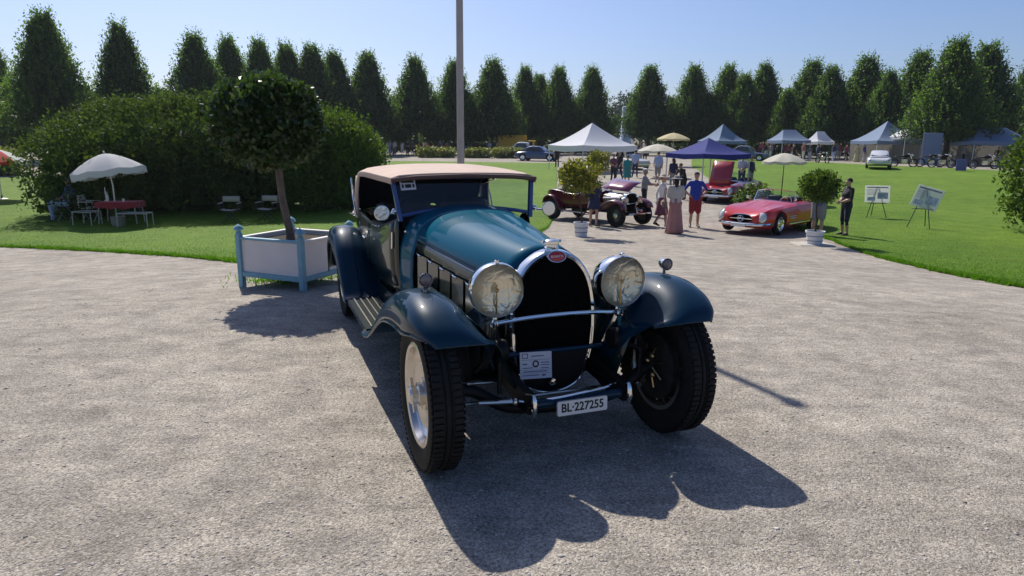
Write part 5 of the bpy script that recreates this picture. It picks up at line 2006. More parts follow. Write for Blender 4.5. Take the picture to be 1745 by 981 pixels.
easel('black tripod easel on the lawn, right one of the two', G(1568, 389), R(-48), .80, .70, .66, R(14), 'white printed board standing tilted on the right easel', lean=R(14))
# ================================================================== other vehicles
M_CARRED = mat('red_car_paint', (.52, .018, .012), rough=.3, coat=.8, spec=.4)
M_CARRED2 = mat('deep_red_car_paint', (.30, .012, .022), rough=.3, coat=1.0, spec=.4)
M_MAROON = mat('maroon_paint', (.10, .006, .016), rough=.3, coat=1.0, spec=.4)
M_CARWHITE = mat('white_car_paint', (.62, .63, .66), rough=.3, coat=1.0)
M_DARKGLASS = mat('dark_glass', (.01, .012, .014), rough=.05, coat=1.0)
def bool_cut(o, cutters):
    for c in cutters:
        c.parent = o.parent
        md = o.modifiers.new('cut', 'BOOLEAN')
        md.operation = 'DIFFERENCE'
        md.solver = 'EXACT'
        md.object = c
    bpy.context.view_layer.update()
    dg = bpy.context.evaluated_depsgraph_get()
    me = bpy.data.meshes.new_from_object(o.evaluated_get(dg))
    o.modifiers.clear()
    o.data = me
    for c in cutters:
        bpy.data.objects.remove(c)
    me.polygons.foreach_set('use_smooth', [True] * len(me.polygons))
    me.set_sharp_from_angle(angle=R(32))
    return o
def body_loft(stations, m, name, parent, cuts=(), n=4):
    """stations: (y, half width, z low, z widest, z fender top, z centre); closed shell"""
    S = crom(stations, n)
    rows = []
    for y, w_, zb, zm, zf, zh in S:
        half = [(0, zb), (w_ * .70, zb), (w_ * .90, zb + .02), (w_ * .975, zb + .10), (w_, zm), (w_ * .985, zm + (zf - zm) * .45), (w_ * .93, zm + (zf - zm) * .82), (w_ * .83, zf), (w_ * .70, zf + (zh - zf) * .18), (w_ * .52, zf + (zh - zf) * .60), (w_ * .28, zf + (zh - zf) * .93), (0, zh)]
        row = [(x, y, z) for x, z in half] + [(-x, y, z) for x, z in half[-2:0:-1]]
        rows.append(row)
    b = MB()
    b.grid(rows, closev=True, cap0=True, cap1=True)
    bm = bmesh.new()
    o = b.build(name, m, parent)
    bm.from_mesh(o.data)
    bmesh.ops.recalc_face_normals(bm, faces=bm.faces)
    bm.to_mesh(o.data)
    bm.free()
    return bool_cut(o, cuts) if cuts else o
def cutter(mb):
    o = mb.build('cutter', M_BLACK)
    bm = bmesh.new()
    bm.from_mesh(o.data)
    bmesh.ops.recalc_face_normals(bm, faces=bm.faces)
    bm.to_mesh(o.data)
    bm.free()
    return o
def wheel_cut(y, r, w_):
    out = []
    for s in (-1, 1):
        b = MB()
        b.lathe([(.01, -.16), (r, -.16), (r, .16), (.01, .16)], 28, cap0=True, cap1=True, M=Tm((s * (w_ - .08), y, .33), ry=R(90)))
        out.append(cutter(b))
    return out
def road_wheel(parent, pos, s, rad=.33, m_cap=None):
    Y2X = Matrix.Rotation(R(90) * s, 4, 'Y')
    b = MB().lathe([(rad * .62, -.07), (rad * .80, -.085), (rad * .96, -.07), (rad, -.03), (rad, .03), (rad * .96, .07), (rad * .80, .085), (rad * .62, .07)], 28, M=Y2X)
    w_ = b.build('wheel', M_TYRE, parent)
    w_.location = pos
    b = MB().lathe([(.001, .066), (rad * .22, .062), (rad * .30, .045), (rad * .50, .05), (rad * .60, .075), (rad * .64, .07)], 28, M=Y2X)
    b.build('rim', m_cap or M_CHROME, w_)
    return w_
def roadster(label, pos, rz, paint, hood_open=False, detail=True, cap=None):
    """two-seat open sports car, nose at y=0 towards -y, 4.5 m long"""
    t = thing('roadster', label, 'car', pos, rz)
    ST = [(0.0, .52, .34, .44, .55, .50), (.05, .62, .28, .44, .62, .57), (.18, .75, .22, .45, .70, .655), (.45, .84, .20, .47, .775, .735), (.85, .88, .19, .49, .815, .80), (1.3, .885, .19, .50, .830, .865), (1.75, .885, .19, .51, .855, .925), (2.1, .89, .19, .52, .875, .90), (2.9, .895, .19, .52, .895, .92), (3.4, .885, .21, .52, .885, .905), (3.9, .83, .25, .51, .815, .81), (4.3, .72, .30, .49, .68, .665), (4.5, .58, .36, .47, .58, .56)]
    cuts = wheel_cut(.82, .375, .89) + wheel_cut(3.25, .375, .89)
    ck = MB()
    ck.bevbox((0, 2.46, .95), (1.24, 1.0, .95), .12)
    cuts.append(cutter(ck))
    gr = MB()
    gr.lathe([(.01, -.14), (.37, -.14), (.40, .14), (.01, .14)], 28, cap0=True, cap1=True, M=Tm((0, .0, .485), rx=RX90) @ Matrix.Diagonal((1, .34, 1, 1)))
    cuts.append(cutter(gr))
    if hood_open:
        hb = MB()
        hb.box((0, 1.05, .95), (.95, 1.1, .55))
        cuts.append(cutter(hb))
    body = body_loft(ST, paint, 'body', t, cuts)
    inn = MB()
    inn.box((0, 2.42, .44), (1.26, .94, .04))
    inn.bevbox((-.33, 2.60, .60), (.48, .50, .16), .05)
    inn.bevbox((.33, 2.60, .60), (.48, .50, .16), .05)
    for s in (-1, 1):
        inn.bevbox((0, 0, 0), (.48, .14, .46), .05, M=Tm((s * .33, 2.82, .80), rx=R(-14)))
    inn.build('seats', M_SEAT, t)
    sw = MB()
    sw.tube([(.33 + .18 * math.cos(a), 2.20 + .08 * math.sin(a), .88 + .16 * math.sin(a)) for a in np.linspace(0, 2 * PI, 20)], .011, 6, caps=False)
    sw.tube([(.33, 2.20, .88), (.33, 1.95, .80)], .015, 6)
    sw.build('steering_wheel', M_WHITEP, t)
    # wheels
    for y in (.82, 3.25):
        for s in (-1, 1):
            road_wheel(t, (s * .79, y, .33), s, .33, cap or M_CHROME)
    # windscreen
    wsp = [(x, 1.88 + .22 * abs(x / .66) ** 2, z) for x, z in [(q, .925 - .05 * abs(q / .66) ** 2) for q in np.linspace(-.66, .66, 11)]]
    wst = [(x * .93, y + .14, z + .34 - .03 * abs(x / .66)) for x, y, z in wsp]
    g = MB().grid([wsp, wst])
    W_ = g.build('windscreen', M_GLASS, t)
    f = MB()
    f.tube(wsp, .012, 6)
    f.tube(wst, .012, 6)
    for k in (0, -1):
        f.tube([wsp[k], wst[k]], .016, 6)
    f.build('windscreen_frame', M_CHROME, W_)
    # headlamps: upright ovals
    for s in (-1, 1):
        Mh = Tm((s * .635, .085, .56), rx=R(66), rz=s * R(14)) @ Matrix.Diagonal((1, 1.35, 1, 1))
        b = MB().lathe([(.118, -.12), (.122, -.02), (.118, .012), (.104, .022)], 24, M=Mh)
        hl = b.build('headlamp', M_CHROME, t)
        b = MB().lathe([(.105, .015), (.08, .038), (.04, .050), (.001, .053)], 24, M=Mh)
        b.build('lens', mat('clear_lamp', (.60, .60, .58), rough=.12, coat=1.0), hl)
    # grille mouth, chrome surround, bar and ring emblem with three-pointed star
    b = MB()
    b.lathe([(.001, 0), (.375, 0)], 32, M=Tm((0, .10, .485), rx=RX90) @ Matrix.Diagonal((1, .34, 1, 1)))
    gm = b.build('grille', M_GRILLE, t)
    b = MB()
    b.tube([(.395 * math.cos(a), .035 + .05 * abs(math.cos(a)) ** 2, .485 + .136 * math.sin(a)) for a in np.linspace(0, 2 * PI, 41)], .011, 6, caps=False)
    b.build('grille_surround', M_CHROME, gm)
    b = MB()
    b.bevbox((0, .035, .485), (.72, .03, .035), .008)
    b.build('grille_bar', M_CHROME, gm)
    em = MB()
    em.tube([(.088 * math.cos(a), -.0, .49 + .088 * math.sin(a)) for a in np.linspace(0, 2 * PI, 25)], .010, 6, caps=False)
    EM = em.build('round_emblem', M_CHROME, gm)
    st = MB()
    for k in range(3):
        a = R(90 + 120 * k)
        p_, q_ = a + R(60), a - R(60)
        st.add([(0, -.012, .49), (.018 * math.cos(p_), .0, .49 + .018 * math.sin(p_)), (.084 * math.cos(a), -.0, .49 + .084 * math.sin(a)), (.018 * math.cos(q_), .0, .49 + .018 * math.sin(q_))], [(0, 1, 2), (0, 2, 3)])
    st.build('three_pointed_star', M_CHROME, EM, smooth=False)
    # bumper, plate
    b = MB()
    b.tube(crom([(-.80, .38, .36), (-.74, .12, .345), (-.45, -.05, .335), (0, -.09, .33), (.45, -.05, .335), (.74, .12, .345), (.80, .38, .36)], 5), .034, 8, sq=1.3)
    b.build('bumper', M_CHROME, t)
    b = MB()
    b.bevbox((0, -.13, .31), (.46, .012, .10), .004)
    b.build('number_plate', M_WHITEP, t, smooth=False)
    for s in (-1, 1):
        for z in (.46, .52):
            b = MB()
            b.tube([(s * .893, 1.35, z), (s * .897, 1.75, z + .01)], .010, 6)
            b.build('side_vent_strip', M_CHROME, t)
        b = MB()
        b.bevbox((s * .90, 2.05, .30), (.02, 1.5, .035), .005)
        b.build('sill_strip', M_CHROME, t)
        b = MB()
        b.tube([(s * .70, 1.90, .90), (s * .76, 1.86, .97)], .008, 6)
        b.lathe([(.001, -.02), (.05, -.012), (.052, 0), (.001, .004)], 14, M=Tm((s * .77, 1.86, .99), rx=RX90))
        b.build('door_mirror', M_CHROME, t)
        # bonnet ridges
        if not hood_open:
            b = MB()
            b.tube([(s * .26, y, z + .006) for y, z in ((.5, .738), (.9, .797), (1.3, .852), (1.65, .895))], [.02, .04, .04, .01], 8, sq=.35)
            b.build('bonnet_ridge', paint, t)
    if hood_open:
        b = MB()
        Mh = Tm((0, .52, .76), rx=R(72))
        b.grid([[(x, y, .05 * (1 - (x / .48) ** 2)) for x in np.linspace(-.48, .48, 7)] for y in (0, .35, .7, 1.08)], M=Mh)
        solid(b.build('open_bonnet', paint, t), .03)
        b = MB()
        b.bevbox((0, 1.05, .58), (.5, .9, .28), .06)
        b.bevbox((.2, 1.0, .74), (.2, .6, .1), .03)
        b.build('engine', M_ALU, t)
    return t
# red roadster on the right of the drive
a_, b_ = G(1242, 396), G(1322, 398)
print('SL front wheels', tuple(a_), tuple(b_))
RS = Vector(((a_.x + b_.x) / 2, (a_.y + b_.y) / 2, 0))
hdg = R(-46)
RS = RS - Vector((-math.sin(hdg), math.cos(hdg), 0)) * .82
RS.z = zt(RS.x, RS.y) + .0
roadster('bright red open roadster with oval headlamps and a ring emblem in its grille', RS, hdg, M_CARRED)
# second red car with its bonnet up
p = G(1216, 345)
hdg2 = R(-38)
roadster('dark red open sports car behind the man in blue, its bonnet propped open', Vector((p.x, p.y, p.z)) - Vector((-math.sin(hdg2), math.cos(hdg2), 0)) * .75 + Vector((.35, .2, 0)), hdg2, M_CARRED2, hood_open=True)

# ---- maroon vintage tourer with its bonnet sides open
def tourer(label, pos, rz):
    """front axle at y=0, nose towards -y"""
    t = thing('vintage_tourer', label, 'car', pos, rz)
    WB = 2.95
    for s in (-1, 1):
        for y in (0, WB):
            wheel(t, (s * .66, y, .375), rad=.375, wid=.13, rim=.25, sx=s, spokes=20, m_rim=M_BLACK, m_disc=M_STEEL, lugs=False)
    fr = MB()
    for s in (-1, 1):
        fr.bevbox((s * .36, 1.55, .46), (.06, 3.7, .10), .01)
    for y in (-.2, .8, 2.0, 3.2):
        fr.bevbox((0, y, .46), (.72, .06, .08), .01)
    fr.tube([(-.6, 0, .375), (.6, 0, .375)], .035, 8)
    fr.tube([(-.6, WB, .375), (.6, WB, .375)], .04, 8)
    fr.build('chassis_frame', M_BLACK, t)
    rad = MB()
    ol = crom([(-.25, .46), (-.27, .6), (-.27, .95), (-.24, 1.04), (-.12, 1.075), (0, 1.08), (.12, 1.075), (.24, 1.04), (.27, .95), (.27, .6), (.25, .46)], 3)
    rad.grid([[(x * k, y, .46 + (z - .46) * k2) for x, z in ol] for k, k2, y in ((.90, .95, -.02), (.94, .975, -.05), (1.0, 1.0, -.045), (1.0, 1.0, .07))], flip=True)
    R_ = rad.build('radiator_shell', M_CHROME, t)
    c = MB()
    c.add([(x * .92, -.025, .46 + (z - .46) * .96) for x, z in ol], [tuple(range(len(ol) - 1, -1, -1))])
    c.build('radiator_core', M_GRILLE, R_)
    c = MB()
    c.lathe([(.03, 0), (.03, .03), (.045, .035), (.045, .05), (.001, .06)], 12, M=Tm((0, .02, 1.08)))
    c.build('radiator_cap', M_CHROME, R_)
    # bonnet: lid tops folded up like a tent, engine showing
    b = MB()
    b.grid([[(-.04 - .06 * k, y, 1.12 + .05 * y), (.18, y, 1.26 + .06 * y), (.42, y, 1.36 + .07 * y), (.62, y, 1.40 + .08 * y)] for k, y in ((0, .04), (.3, .5), (.7, .95), (1, 1.2))])
    solid(b.build('raised_bonnet_panel', mat('plum_paint', (.20, .035, .07), rough=.25, coat=1), t), .014)
    b = MB()
    b.tube([(.5, .6, .8), (.58, .6, 1.43)], .008, 5)
    b.build('bonnet_stay', M_CHROME, t)
    e = MB()
    e.bevbox((0, .6, .78), (.34, .95, .46), .05)
    e.tube([(-.24, .2, .9), (-.24, .95, .86)], .045, 8)
    e.bevbox((.1, .6, 1.02), (.16, .8, .06), .02)
    e.build('engine', M_ALU, t)
    b = MB()
    for s in (-1, 1):
        b.grid([[(s * .28, .07, .50), (s * .28, .07, .72)], [(s * .44, 1.2, .50), (s * .44, 1.2, .74)]], flip=(s > 0))
    b.build('bonnet_sill', M_MAROON, t)
    # body
    BTt = [(1.2, 1.08, .46), (1.5, 1.08, .56), (1.8, .98, .60), (2.3, .98, .62), (2.7, 1.05, .62), (3.1, 1.06, .60), (3.4, .98, .50), (3.55, .86, .36)]
    for s in (-1, 1):
        b = MB()
        b.grid([[(s * (w_ - .03), y, zb), (s * w_, y, zb - .02), (s * (w_ + .015), y, zb - .3), (s * (w_ - .01), y, .50)] for y, zb, w_ in crom(BTt, 3)], flip=(s > 0))
        solid(b.build('body_side', M_MAROON, t), .012)
    b = MB()
    b.grid([[(-w_ + .03, y, z), (0, y, z + .04), (w_ - .03, y, z)] for y, z, w_ in ((1.18, 1.06, .46), (1.35, 1.09, .50), (1.5, 1.08, .56))])
    b.grid([[(-w_, y, z), (0, y, z + .03), (w_, y, z)] for y, z, w_ in ((2.95, 1.04, .58), (3.2, 1.04, .56), (3.4, .97, .48), (3.55, .85, .34), (3.58, .5, .34))])
    b.build('scuttle_and_tail', M_MAROON, t)
    b = MB()
    for s in (-1, 1):
        b.bevbox((s * .28, 2.3, .72), (.48, .5, .16), .04)
        b.bevbox((0, 0, 0), (.48, .14, .48), .05, M=Tm((s * .28, 2.58, .92), rx=R(-12)))
    b.box((0, 2.2, .50), (1.1, 1.9, .03))
    b.build('seats', M_SEAT, t)
    b = MB()
    b.grid([[(x, 1.48 + .04 * k, 1.08 + .24 * k) for x in np.linspace(-.5, .5, 5)] for k in (0, 1)])
    W_ = b.build('windscreen', M_GLASS, t)
    b = MB()
    b.tube([(-.5, 1.48, 1.06), (-.5, 1.52, 1.32), (.5, 1.52, 1.32), (.5, 1.48, 1.06)], .012, 6)
    b.build('windscreen_frame', M_CHROME, W_)
    b = MB()
    b.tube([(.28 + .19 * math.cos(a), 1.85 + .08 * math.sin(a), 1.06 + .16 * math.sin(a)) for a in np.linspace(0, 2 * PI, 20)], .012, 6, caps=False)
    b.build('steering_wheel', M_BLACK, t)
    FPt = [(-.36, .60), (-.28, .76), (-.08, .86), (.14, .875), (.4, .80), (.75, .58), (1.05, .40), (1.3, .36)]
    RPt = [(2.3, .36), (2.5, .44), (2.65, .66), (2.85, .84), (3.1, .88), (3.32, .78), (3.42, .56)]
    def sec(p):
        return [(.80, -.05), (.79, -.02), (.74, 0), (.66, .012), (.58, 0), (.53, -.02), (.50, -.06)]
    for s in (-1, 1):
        for nm, pth in (('front_fender', FPt), ('rear_fender', RPt)):
            f = MB().grid(mirror_rows(sweep(pth, sec, 4), s), flip=(s > 0))
            solid(f.build(nm, M_MAROON, t, angle=60), .008)
        b = MB()
        b.bevbox((s * .65, 1.80, .36), (.30, 1.05, .03), .008)
        rb = b.build('running_board', M_BLACK, t)
        b = MB()
        b.tube([(s * .805, 1.28, .37), (s * .805, 2.32, .37)], .012, 6)
        b.build('board_edge', M_ALU, rb)
        headlamp(t, (s * .34, -.10, .86), r=.115, depth=.17)
    b = MB()
    b.tube([(-.5, -.06, .74), (.5, -.06, .74)], .014, 8)
    b.build('lamp_bar', M_CHROME, t)
    headlamp(t, (.0, -.30, .55), r=.075, depth=.1, name='fog_lamp')
    b = MB()
    b.tube([(-.55, -.42, .44), (.55, -.42, .44)], .025, 8)
    b.bevbox((0, -.40, .52), (.3, .06, .1), .01)
    b.build('front_valance', M_CHROME, t)
    return t
fw, rw_ = G(1072, 385), G(948, 362)
print('tourer', tuple(fw), tuple(rw_))
dv = rw_ - fw
hd3 = math.atan2(dv.y, dv.x) - PI / 2
fw.z = zt(fw.x, fw.y)
print('heading', math.degrees(hd3), dv.length)
tourer('maroon vintage open tourer with its bonnet panels raised', fw, R(40))

# ---- plain closed car for the far background
def closed_car(label, pos, rz, paint, name='parked_car', group=None, L=4.2, h=1.35):
    t = thing(name, label, 'car', pos, rz, group)
    k = L / 4.2
    ST = [(0, .60, .32, .45, .58, .56), (.1, .74, .24, .46, .68, .66), (.5, .82, .20, .48, .76, .76), (1.3, .84, .19, .50, .82, .86), (2.6, .85, .19, .52, .86, .90), (3.4, .83, .20, .52, .85, .88), (4.0, .76, .26, .50, .76, .74), (4.2, .62, .34, .48, .62, .60)]
    body_loft([(a * k, b, c, d, e, f) for a, b, c, d, e, f in ST], paint, 'body', t, wheel_cut(.75 * k, .36, .84) + wheel_cut(3.35 * k, .36, .84), n=3)
    GH = [(1.25, .66, .86), (1.75, .58, h - .06), (2.2, .56, h), (2.8, .56, h - .02), (3.75, .62, .86)]
    b = MB()
    b.grid([[(-w_, y * k, .84), (-w_ * .98, y * k, z - .05), (-w_ * .8, y * k, z), (0, y * k, z + .01), (w_ * .8, y * k, z), (w_ * .98, y * k, z - .05), (w_, y * k, .84)] for y, w_, z in crom(GH, 3)], flip=True)
    b.build('roof', paint, t)
    for y0, z0, y1, z1, w0, w1 in ((1.36, .93, 1.66, h - .10, .58, .50), (3.62, .92, 2.98, h - .12, .56, .48)):
        b = MB()
        dy = -.03 if y0 < 2 else .03
        b.grid([[(-w0, y0 * k + dy, z0), (w0, y0 * k + dy, z0)], [(-w1, y1 * k + dy, z1), (w1, y1 * k + dy, z1)]])
        b.build('window', M_DARKGLASS, t, smooth=False)
    for s in (-1, 1):
        b = MB()
        b.grid([[(s * .655, 1.65 * k, .92), (s * .665, 3.2 * k, .92)], [(s * .60, 1.95 * k, h - .12), (s * .60, 2.85 * k, h - .12)]])
        b.build('window', M_DARKGLASS, t, smooth=False)
        for y in (.75 * k, 3.35 * k):
            road_wheel(t, (s * .75, y, .32), s, .32)
        b = MB().sphere((s * .60, .10, .58), (.09, .05, .09), 12, 8)
        b.build('headlamp', M_CHROME, t)
        b = MB().bevbox((s * .58, 4.16 * k, .60), (.14, .05, .12), .02)
        b.build('tail_lamp', M_RED, t)
    for y in (-.04, 4.22 * k):
        b = MB()
        b.bevbox((0, y, .40), (1.35, .08, .09), .02)
        b.build('bumper', M_CHROME, t)
    b = MB()
    b.box((0, 4.27 * k, .50), (.45, .01, .11))
    b.build('number_plate', M_WHITEP, t, smooth=False)
    return t
# ================================================================== tents
def tent(label, pos, rz, side, eave, rise, m, m_leg=M_WPOLE, val=.25, group=None, depth=None, name='pavilion_tent', hip=0.0, walls=None):
    """pop-up pavilion: hipped canopy, hanging valance, legs"""
    t = thing(name, label, 'tent', pos, rz, group)
    hx, hy = side / 2, (depth or side) / 2
    b = MB()
    rows = []
    for q in np.linspace(0, 1, 8):
        z = eave + rise * (q ** 1.35)
        X, Y = hx * (1 - q) + hip * q, hy * (1 - q)
        ring = []
        for (ax, ay), (bx_, by) in (((-1, -1), (1, -1)), ((1, -1), (1, 1)), ((1, 1), (-1, 1)), ((-1, 1), (-1, -1))):
            for u in (0, .25, .5, .75):
                sag = .03 * side * math.sin(PI * u) * (1 - q) * .5
                ring.append(((ax + (bx_ - ax) * u) * X, (ay + (by - ay) * u) * Y, z - sag))
        rows.append(ring)
    b.grid(rows[::-1], closev=True, flip=True)
    o = b.build('canopy', m, t, angle=30)
    b = MB()
    b.grid([[(x * 1.003, y * 1.003, z - dz + (.02 * math.sin(i * 2.1) if dz > .1 else 0)) for i, (x, y, z) in enumerate(rows[0])] for dz in (0, val * .5, val)], closev=True)
    b.build('valance', m, t, angle=30)
    for sx in (-1, 1):
        for sy in (-1, 1):
            b = MB()
            b.tube([(sx * hx * .97, sy * hy * .97, 0), (sx * hx * .97, sy * hy * .97, eave)], .03, 6)
            b.box((sx * hx * .97, sy * hy * .97, .01), (.14, .14, .02))
            b.build('leg', m_leg, t)
    if walls:
        for k in walls[1]:
            b = MB()
            n = 14
            if k == 'back':
                pts = [(-hx + 2 * hx * i / n, hy + .04 * math.sin(i * 2), 0) for i in range(n + 1)]
            elif k == 'left':
                pts = [(-hx + .04 * math.sin(i * 2), -hy + 2 * hy * i / n, 0) for i in range(n + 1)]
            else:
                pts = [(hx + .04 * math.sin(i * 2), -hy + 2 * hy * i / n, 0) for i in range(n + 1)]
            b.grid([[(x, y, z) for x, y, _ in pts] for z in (.05, eave - .02)])
            b.build('side_wall', walls[0], t)
    return t
M_WALLG = fabric('grey_tent_wall', (.34, .33, .30), .2)
p = on(1008, 49)
tent('large white pavilion tent left of the fountain', p, R(28), 4.5, 1.78, 1.55, M_TENTW, val=.40)
p = on(1207, 33.5)
tent('dark blue pavilion tent behind the red cars', p, R(24), 2.75, 2.02, .72, M_TENTB, val=.22)
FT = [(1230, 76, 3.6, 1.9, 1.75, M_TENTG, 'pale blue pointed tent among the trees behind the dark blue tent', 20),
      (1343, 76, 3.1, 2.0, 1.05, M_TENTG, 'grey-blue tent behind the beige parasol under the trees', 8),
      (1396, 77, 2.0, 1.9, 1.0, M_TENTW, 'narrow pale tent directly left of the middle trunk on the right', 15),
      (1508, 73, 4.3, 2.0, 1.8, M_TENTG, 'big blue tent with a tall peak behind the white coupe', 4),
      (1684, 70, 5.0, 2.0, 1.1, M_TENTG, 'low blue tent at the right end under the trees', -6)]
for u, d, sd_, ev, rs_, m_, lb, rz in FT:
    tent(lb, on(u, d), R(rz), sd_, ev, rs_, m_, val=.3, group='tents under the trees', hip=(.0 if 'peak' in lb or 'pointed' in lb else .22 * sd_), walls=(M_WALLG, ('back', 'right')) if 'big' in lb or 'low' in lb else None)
tent('small white tent top showing between the right-hand trunks', on(1610, 74), R(30), 3.0, 2.2, 1.1, M_TENTW, group='tents under the trees')
tent('plain white awning just right of the big blue tent', on(1545, 72), R(10), 3.0, 2.4, .8, M_TENTW, group='tents under the trees')
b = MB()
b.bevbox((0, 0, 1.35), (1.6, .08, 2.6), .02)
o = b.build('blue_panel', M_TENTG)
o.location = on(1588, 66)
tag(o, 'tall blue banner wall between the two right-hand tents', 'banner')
# parasols further along the drive
parasol('beige parasol on a dark pole standing on the lawn behind the red roadster', G(1330, 346), 2.15, .93, .34, M_FABBEIGE, M_DPOLE, val=.10)
parasol('pale straw parasol left of the dark blue tent, the nearer one', on(1121, 44), 2.05, 1.25, .40, M_FABBEIGE, M_WPOLE, val=.12)
parasol('small yellow parasol farther back left of the dark blue tent', on(1147, 56), 2.6, 1.3, .45, M_FABYEL, M_WPOLE, val=.1)
parasol('small cream parasol left of the flagpole under the avenue trees', on(683, 84), 3.2, 1.1, .8, M_FABBEIGE, M_WPOLE, val=.15)

# ================================================================== people in the middle distance
M_ROYAL = cloth('royal_blue_cotton', (.020, .050, .32))
M_REDSH = cloth('red_cotton', (.25, .025, .030))
M_PINK = cloth('dusty_pink_cotton', (.36, .17, .16))
M_PALEPINK = cloth('pale_blouse', (.46, .42, .40))
M_TEALC = cloth('teal_cotton', (.03, .22, .22))
M_LILAC = cloth('lilac_cotton', (.20, .17, .42))
M_YELC = cloth('pale_yellow_cotton', (.50, .47, .24))
M_PURP = cloth('violet_blue_cotton', (.10, .10, .38))
M_BURG = cloth('burgundy_cotton', (.16, .05, .07))
M_PALEB = cloth('pale_blue_cotton', (.36, .43, .60))
HIPS = dict(lel=(-.36, .08, 1.16), rel=(.36, .08, 1.16), lwr=(-.20, -.03, 1.02), rwr=(.20, -.03, 1.02))
FOLD = dict(lel=(-.23, -.02, 1.13), rel=(.23, -.02, 1.13), lwr=(-.05, -.20, 1.06), rwr=(.05, -.22, 1.03))
WALK = dict(lkn=(-.10, -.16, .50), lan=(-.11, -.20, .10), ltoe=(-.12, -.38, .05), rkn=(.10, .04, .48), ran=(.11, .26, .13), rtoe=(.12, .10, .045), lel=(-.23, .12, 1.14), rel=(.23, -.06, 1.14), rwr=(.21, -.22, .94), lwr=(-.22, .10, .90))
LEAN = dict(chest=(0, -.10, 1.24), neck=(0, -.20, 1.42), head=(0, -.25, 1.55), lsh=(-.185, -.16, 1.37), rsh=(.185, -.16, 1.37), lel=(-.25, -.26, 1.12), rel=(.25, -.26, 1.12), lwr=(-.20, -.46, 1.02), rwr=(.20, -.46, 1.02))
person('man in royal blue shirt, red shorts and dark cap facing the camera, hands on hips', G(1182, 387), R(-5), (M_SKIN, M_ROYAL, M_REDSH, M_SHOE), HIPS, 1.80, leg='shorts', hair=M_HAIRB, hat=(M_BLKC, 'cap'), girth=1.12)
wp = G(1148, 398)
person('woman in a long dusty pink skirt and flowered hat seen from behind', wp, R(170), (M_SKIN, M_PALEPINK, M_PINK, M_SHOE), FOLD, 1.70, sleeve='long', hair=M_HAIRK, hat=(M_GREYC, 'brim'), skirt=(M_PINK, 1.08, .03, .27), female=True, girth=1.05, hairlong=True)
bg_ = MB()
bg_.bevbox((0, 0, 0), (.16, .28, .22), .06)
bg_.tube(crom([(0, -.10, .1), (.02, -.06, .42), (.02, .06, .42), (0, .10, .1)], 5), .012, 6)
o = bg_.build('handbag', cloth('brown_bag_leather', (.20, .12, .10)))
o.location = wp + Vector((-.34, -.02, .90))
tag(o, 'brown shoulder bag carried by the woman in the pink skirt', 'bag')
person('woman in white blouse, straw hat and dark skirt beside the pink-skirted woman', G(1126, 387), R(60), (M_SKIN, M_WHITEC, M_BURG, M_SHOE), WALK, 1.70, sleeve='long', leg='bare', hair=M_HAIRB, hat=(mat('pale_straw', (.50, .40, .30), rough=.9), 'brim'), skirt=(M_BURG, 1.06, .42, .27), female=True)
pv = G(1011, 386)
person('person in navy dress with bare legs and a dark backpack beside the maroon car', pv, R(150), (M_SKIN, M_NAVY, M_NAVY, M_SHOE), FOLD, 1.68, leg='bare', hair=M_HAIRB, skirt=(M_NAVY, 1.02, .60, .23), female=True)
bk_ = MB()
bk_.bevbox((0, 0, 0), (.30, .16, .42), .06)
bk_.bevbox((0, -.09, -.08), (.22, .06, .18), .025)
o = bk_.build('backpack', cloth('dark_backpack', (.02, .022, .03)))
o.location = pv + Vector((-.19, -.06, 1.16))
o.rotation_euler = (0, 0, R(-35))
tag(o, 'dark backpack worn by the person in the navy dress', 'backpack')
person('man in grey shirt and white cap leaning over the open bonnet of the maroon car', G(1096, 366), R(70), (M_SKIN2, M_GREYC, M_BLKC, M_SHOE), dict(lel=(-.25, -.16, 1.15), rel=(.25, -.16, 1.15), lwr=(-.20, -.38, 1.14), rwr=(.2, -.38, 1.14)), 1.76, sleeve='short', hair=M_HAIRG, hat=(M_WHITEC, 'cap'))
person('man in violet-blue shirt and dark shorts half hidden behind the green potted tree', G(1391, 401), R(150), (M_SKIN, M_PURP, M_GREYC, M_WHITEC), HIPS, 1.82, leg='shorts', hair=M_HAIRB, girth=1.15)
person('person in black top and dark knee-length trousers standing right of the potted tree', G(1437, 402), R(-82), (M_SKIN, M_BLKC, cloth('dark_navy', (.016, .020, .036)), M_SHOE), FOLD, 1.73, leg='knee', hair=M_HAIRK, girth=1.12, female=True)
person('person in black bending beside the open red bonnet', G(1163, 340), R(-60), (M_SKIN2, M_BLKC, M_BLKC, M_SHOE), LEAN, 1.72, sleeve='long', hair=M_HAIRK)
person('woman in dark blue top standing left of the open red bonnet', G(1145, 326), R(200), (M_SKIN, M_NAVY, M_GREYC, M_SHOE), None, 1.70, hair=M_HAIRK, female=True, hairlong=True)
person('man in pale blue shirt and pale shorts walking up the drive', G(1120, 311), R(175), (M_SKIN, M_PALEB, M_GREYC, M_SHOE), WALK, 1.78, leg='shorts', hair=M_HAIRB, voxel=.028)
person('man in white shirt and dark trousers on the lawn behind the dark red car', G(1262, 322), R(-20), (M_SKIN, cloth('pale_lilac_shirt', (.55, .52, .62)), M_BLKC, M_SHOE), FOLD, 1.76, hair=M_HAIRG, voxel=.028)
person('person in dark jacket holding flowers right of the man in the white shirt', G(1277, 323), R(30), (M_SKIN, M_NAVY, M_GREYC, M_SHOE), FOLD, 1.72, sleeve='long', hair=M_HAIRB, voxel=.028)
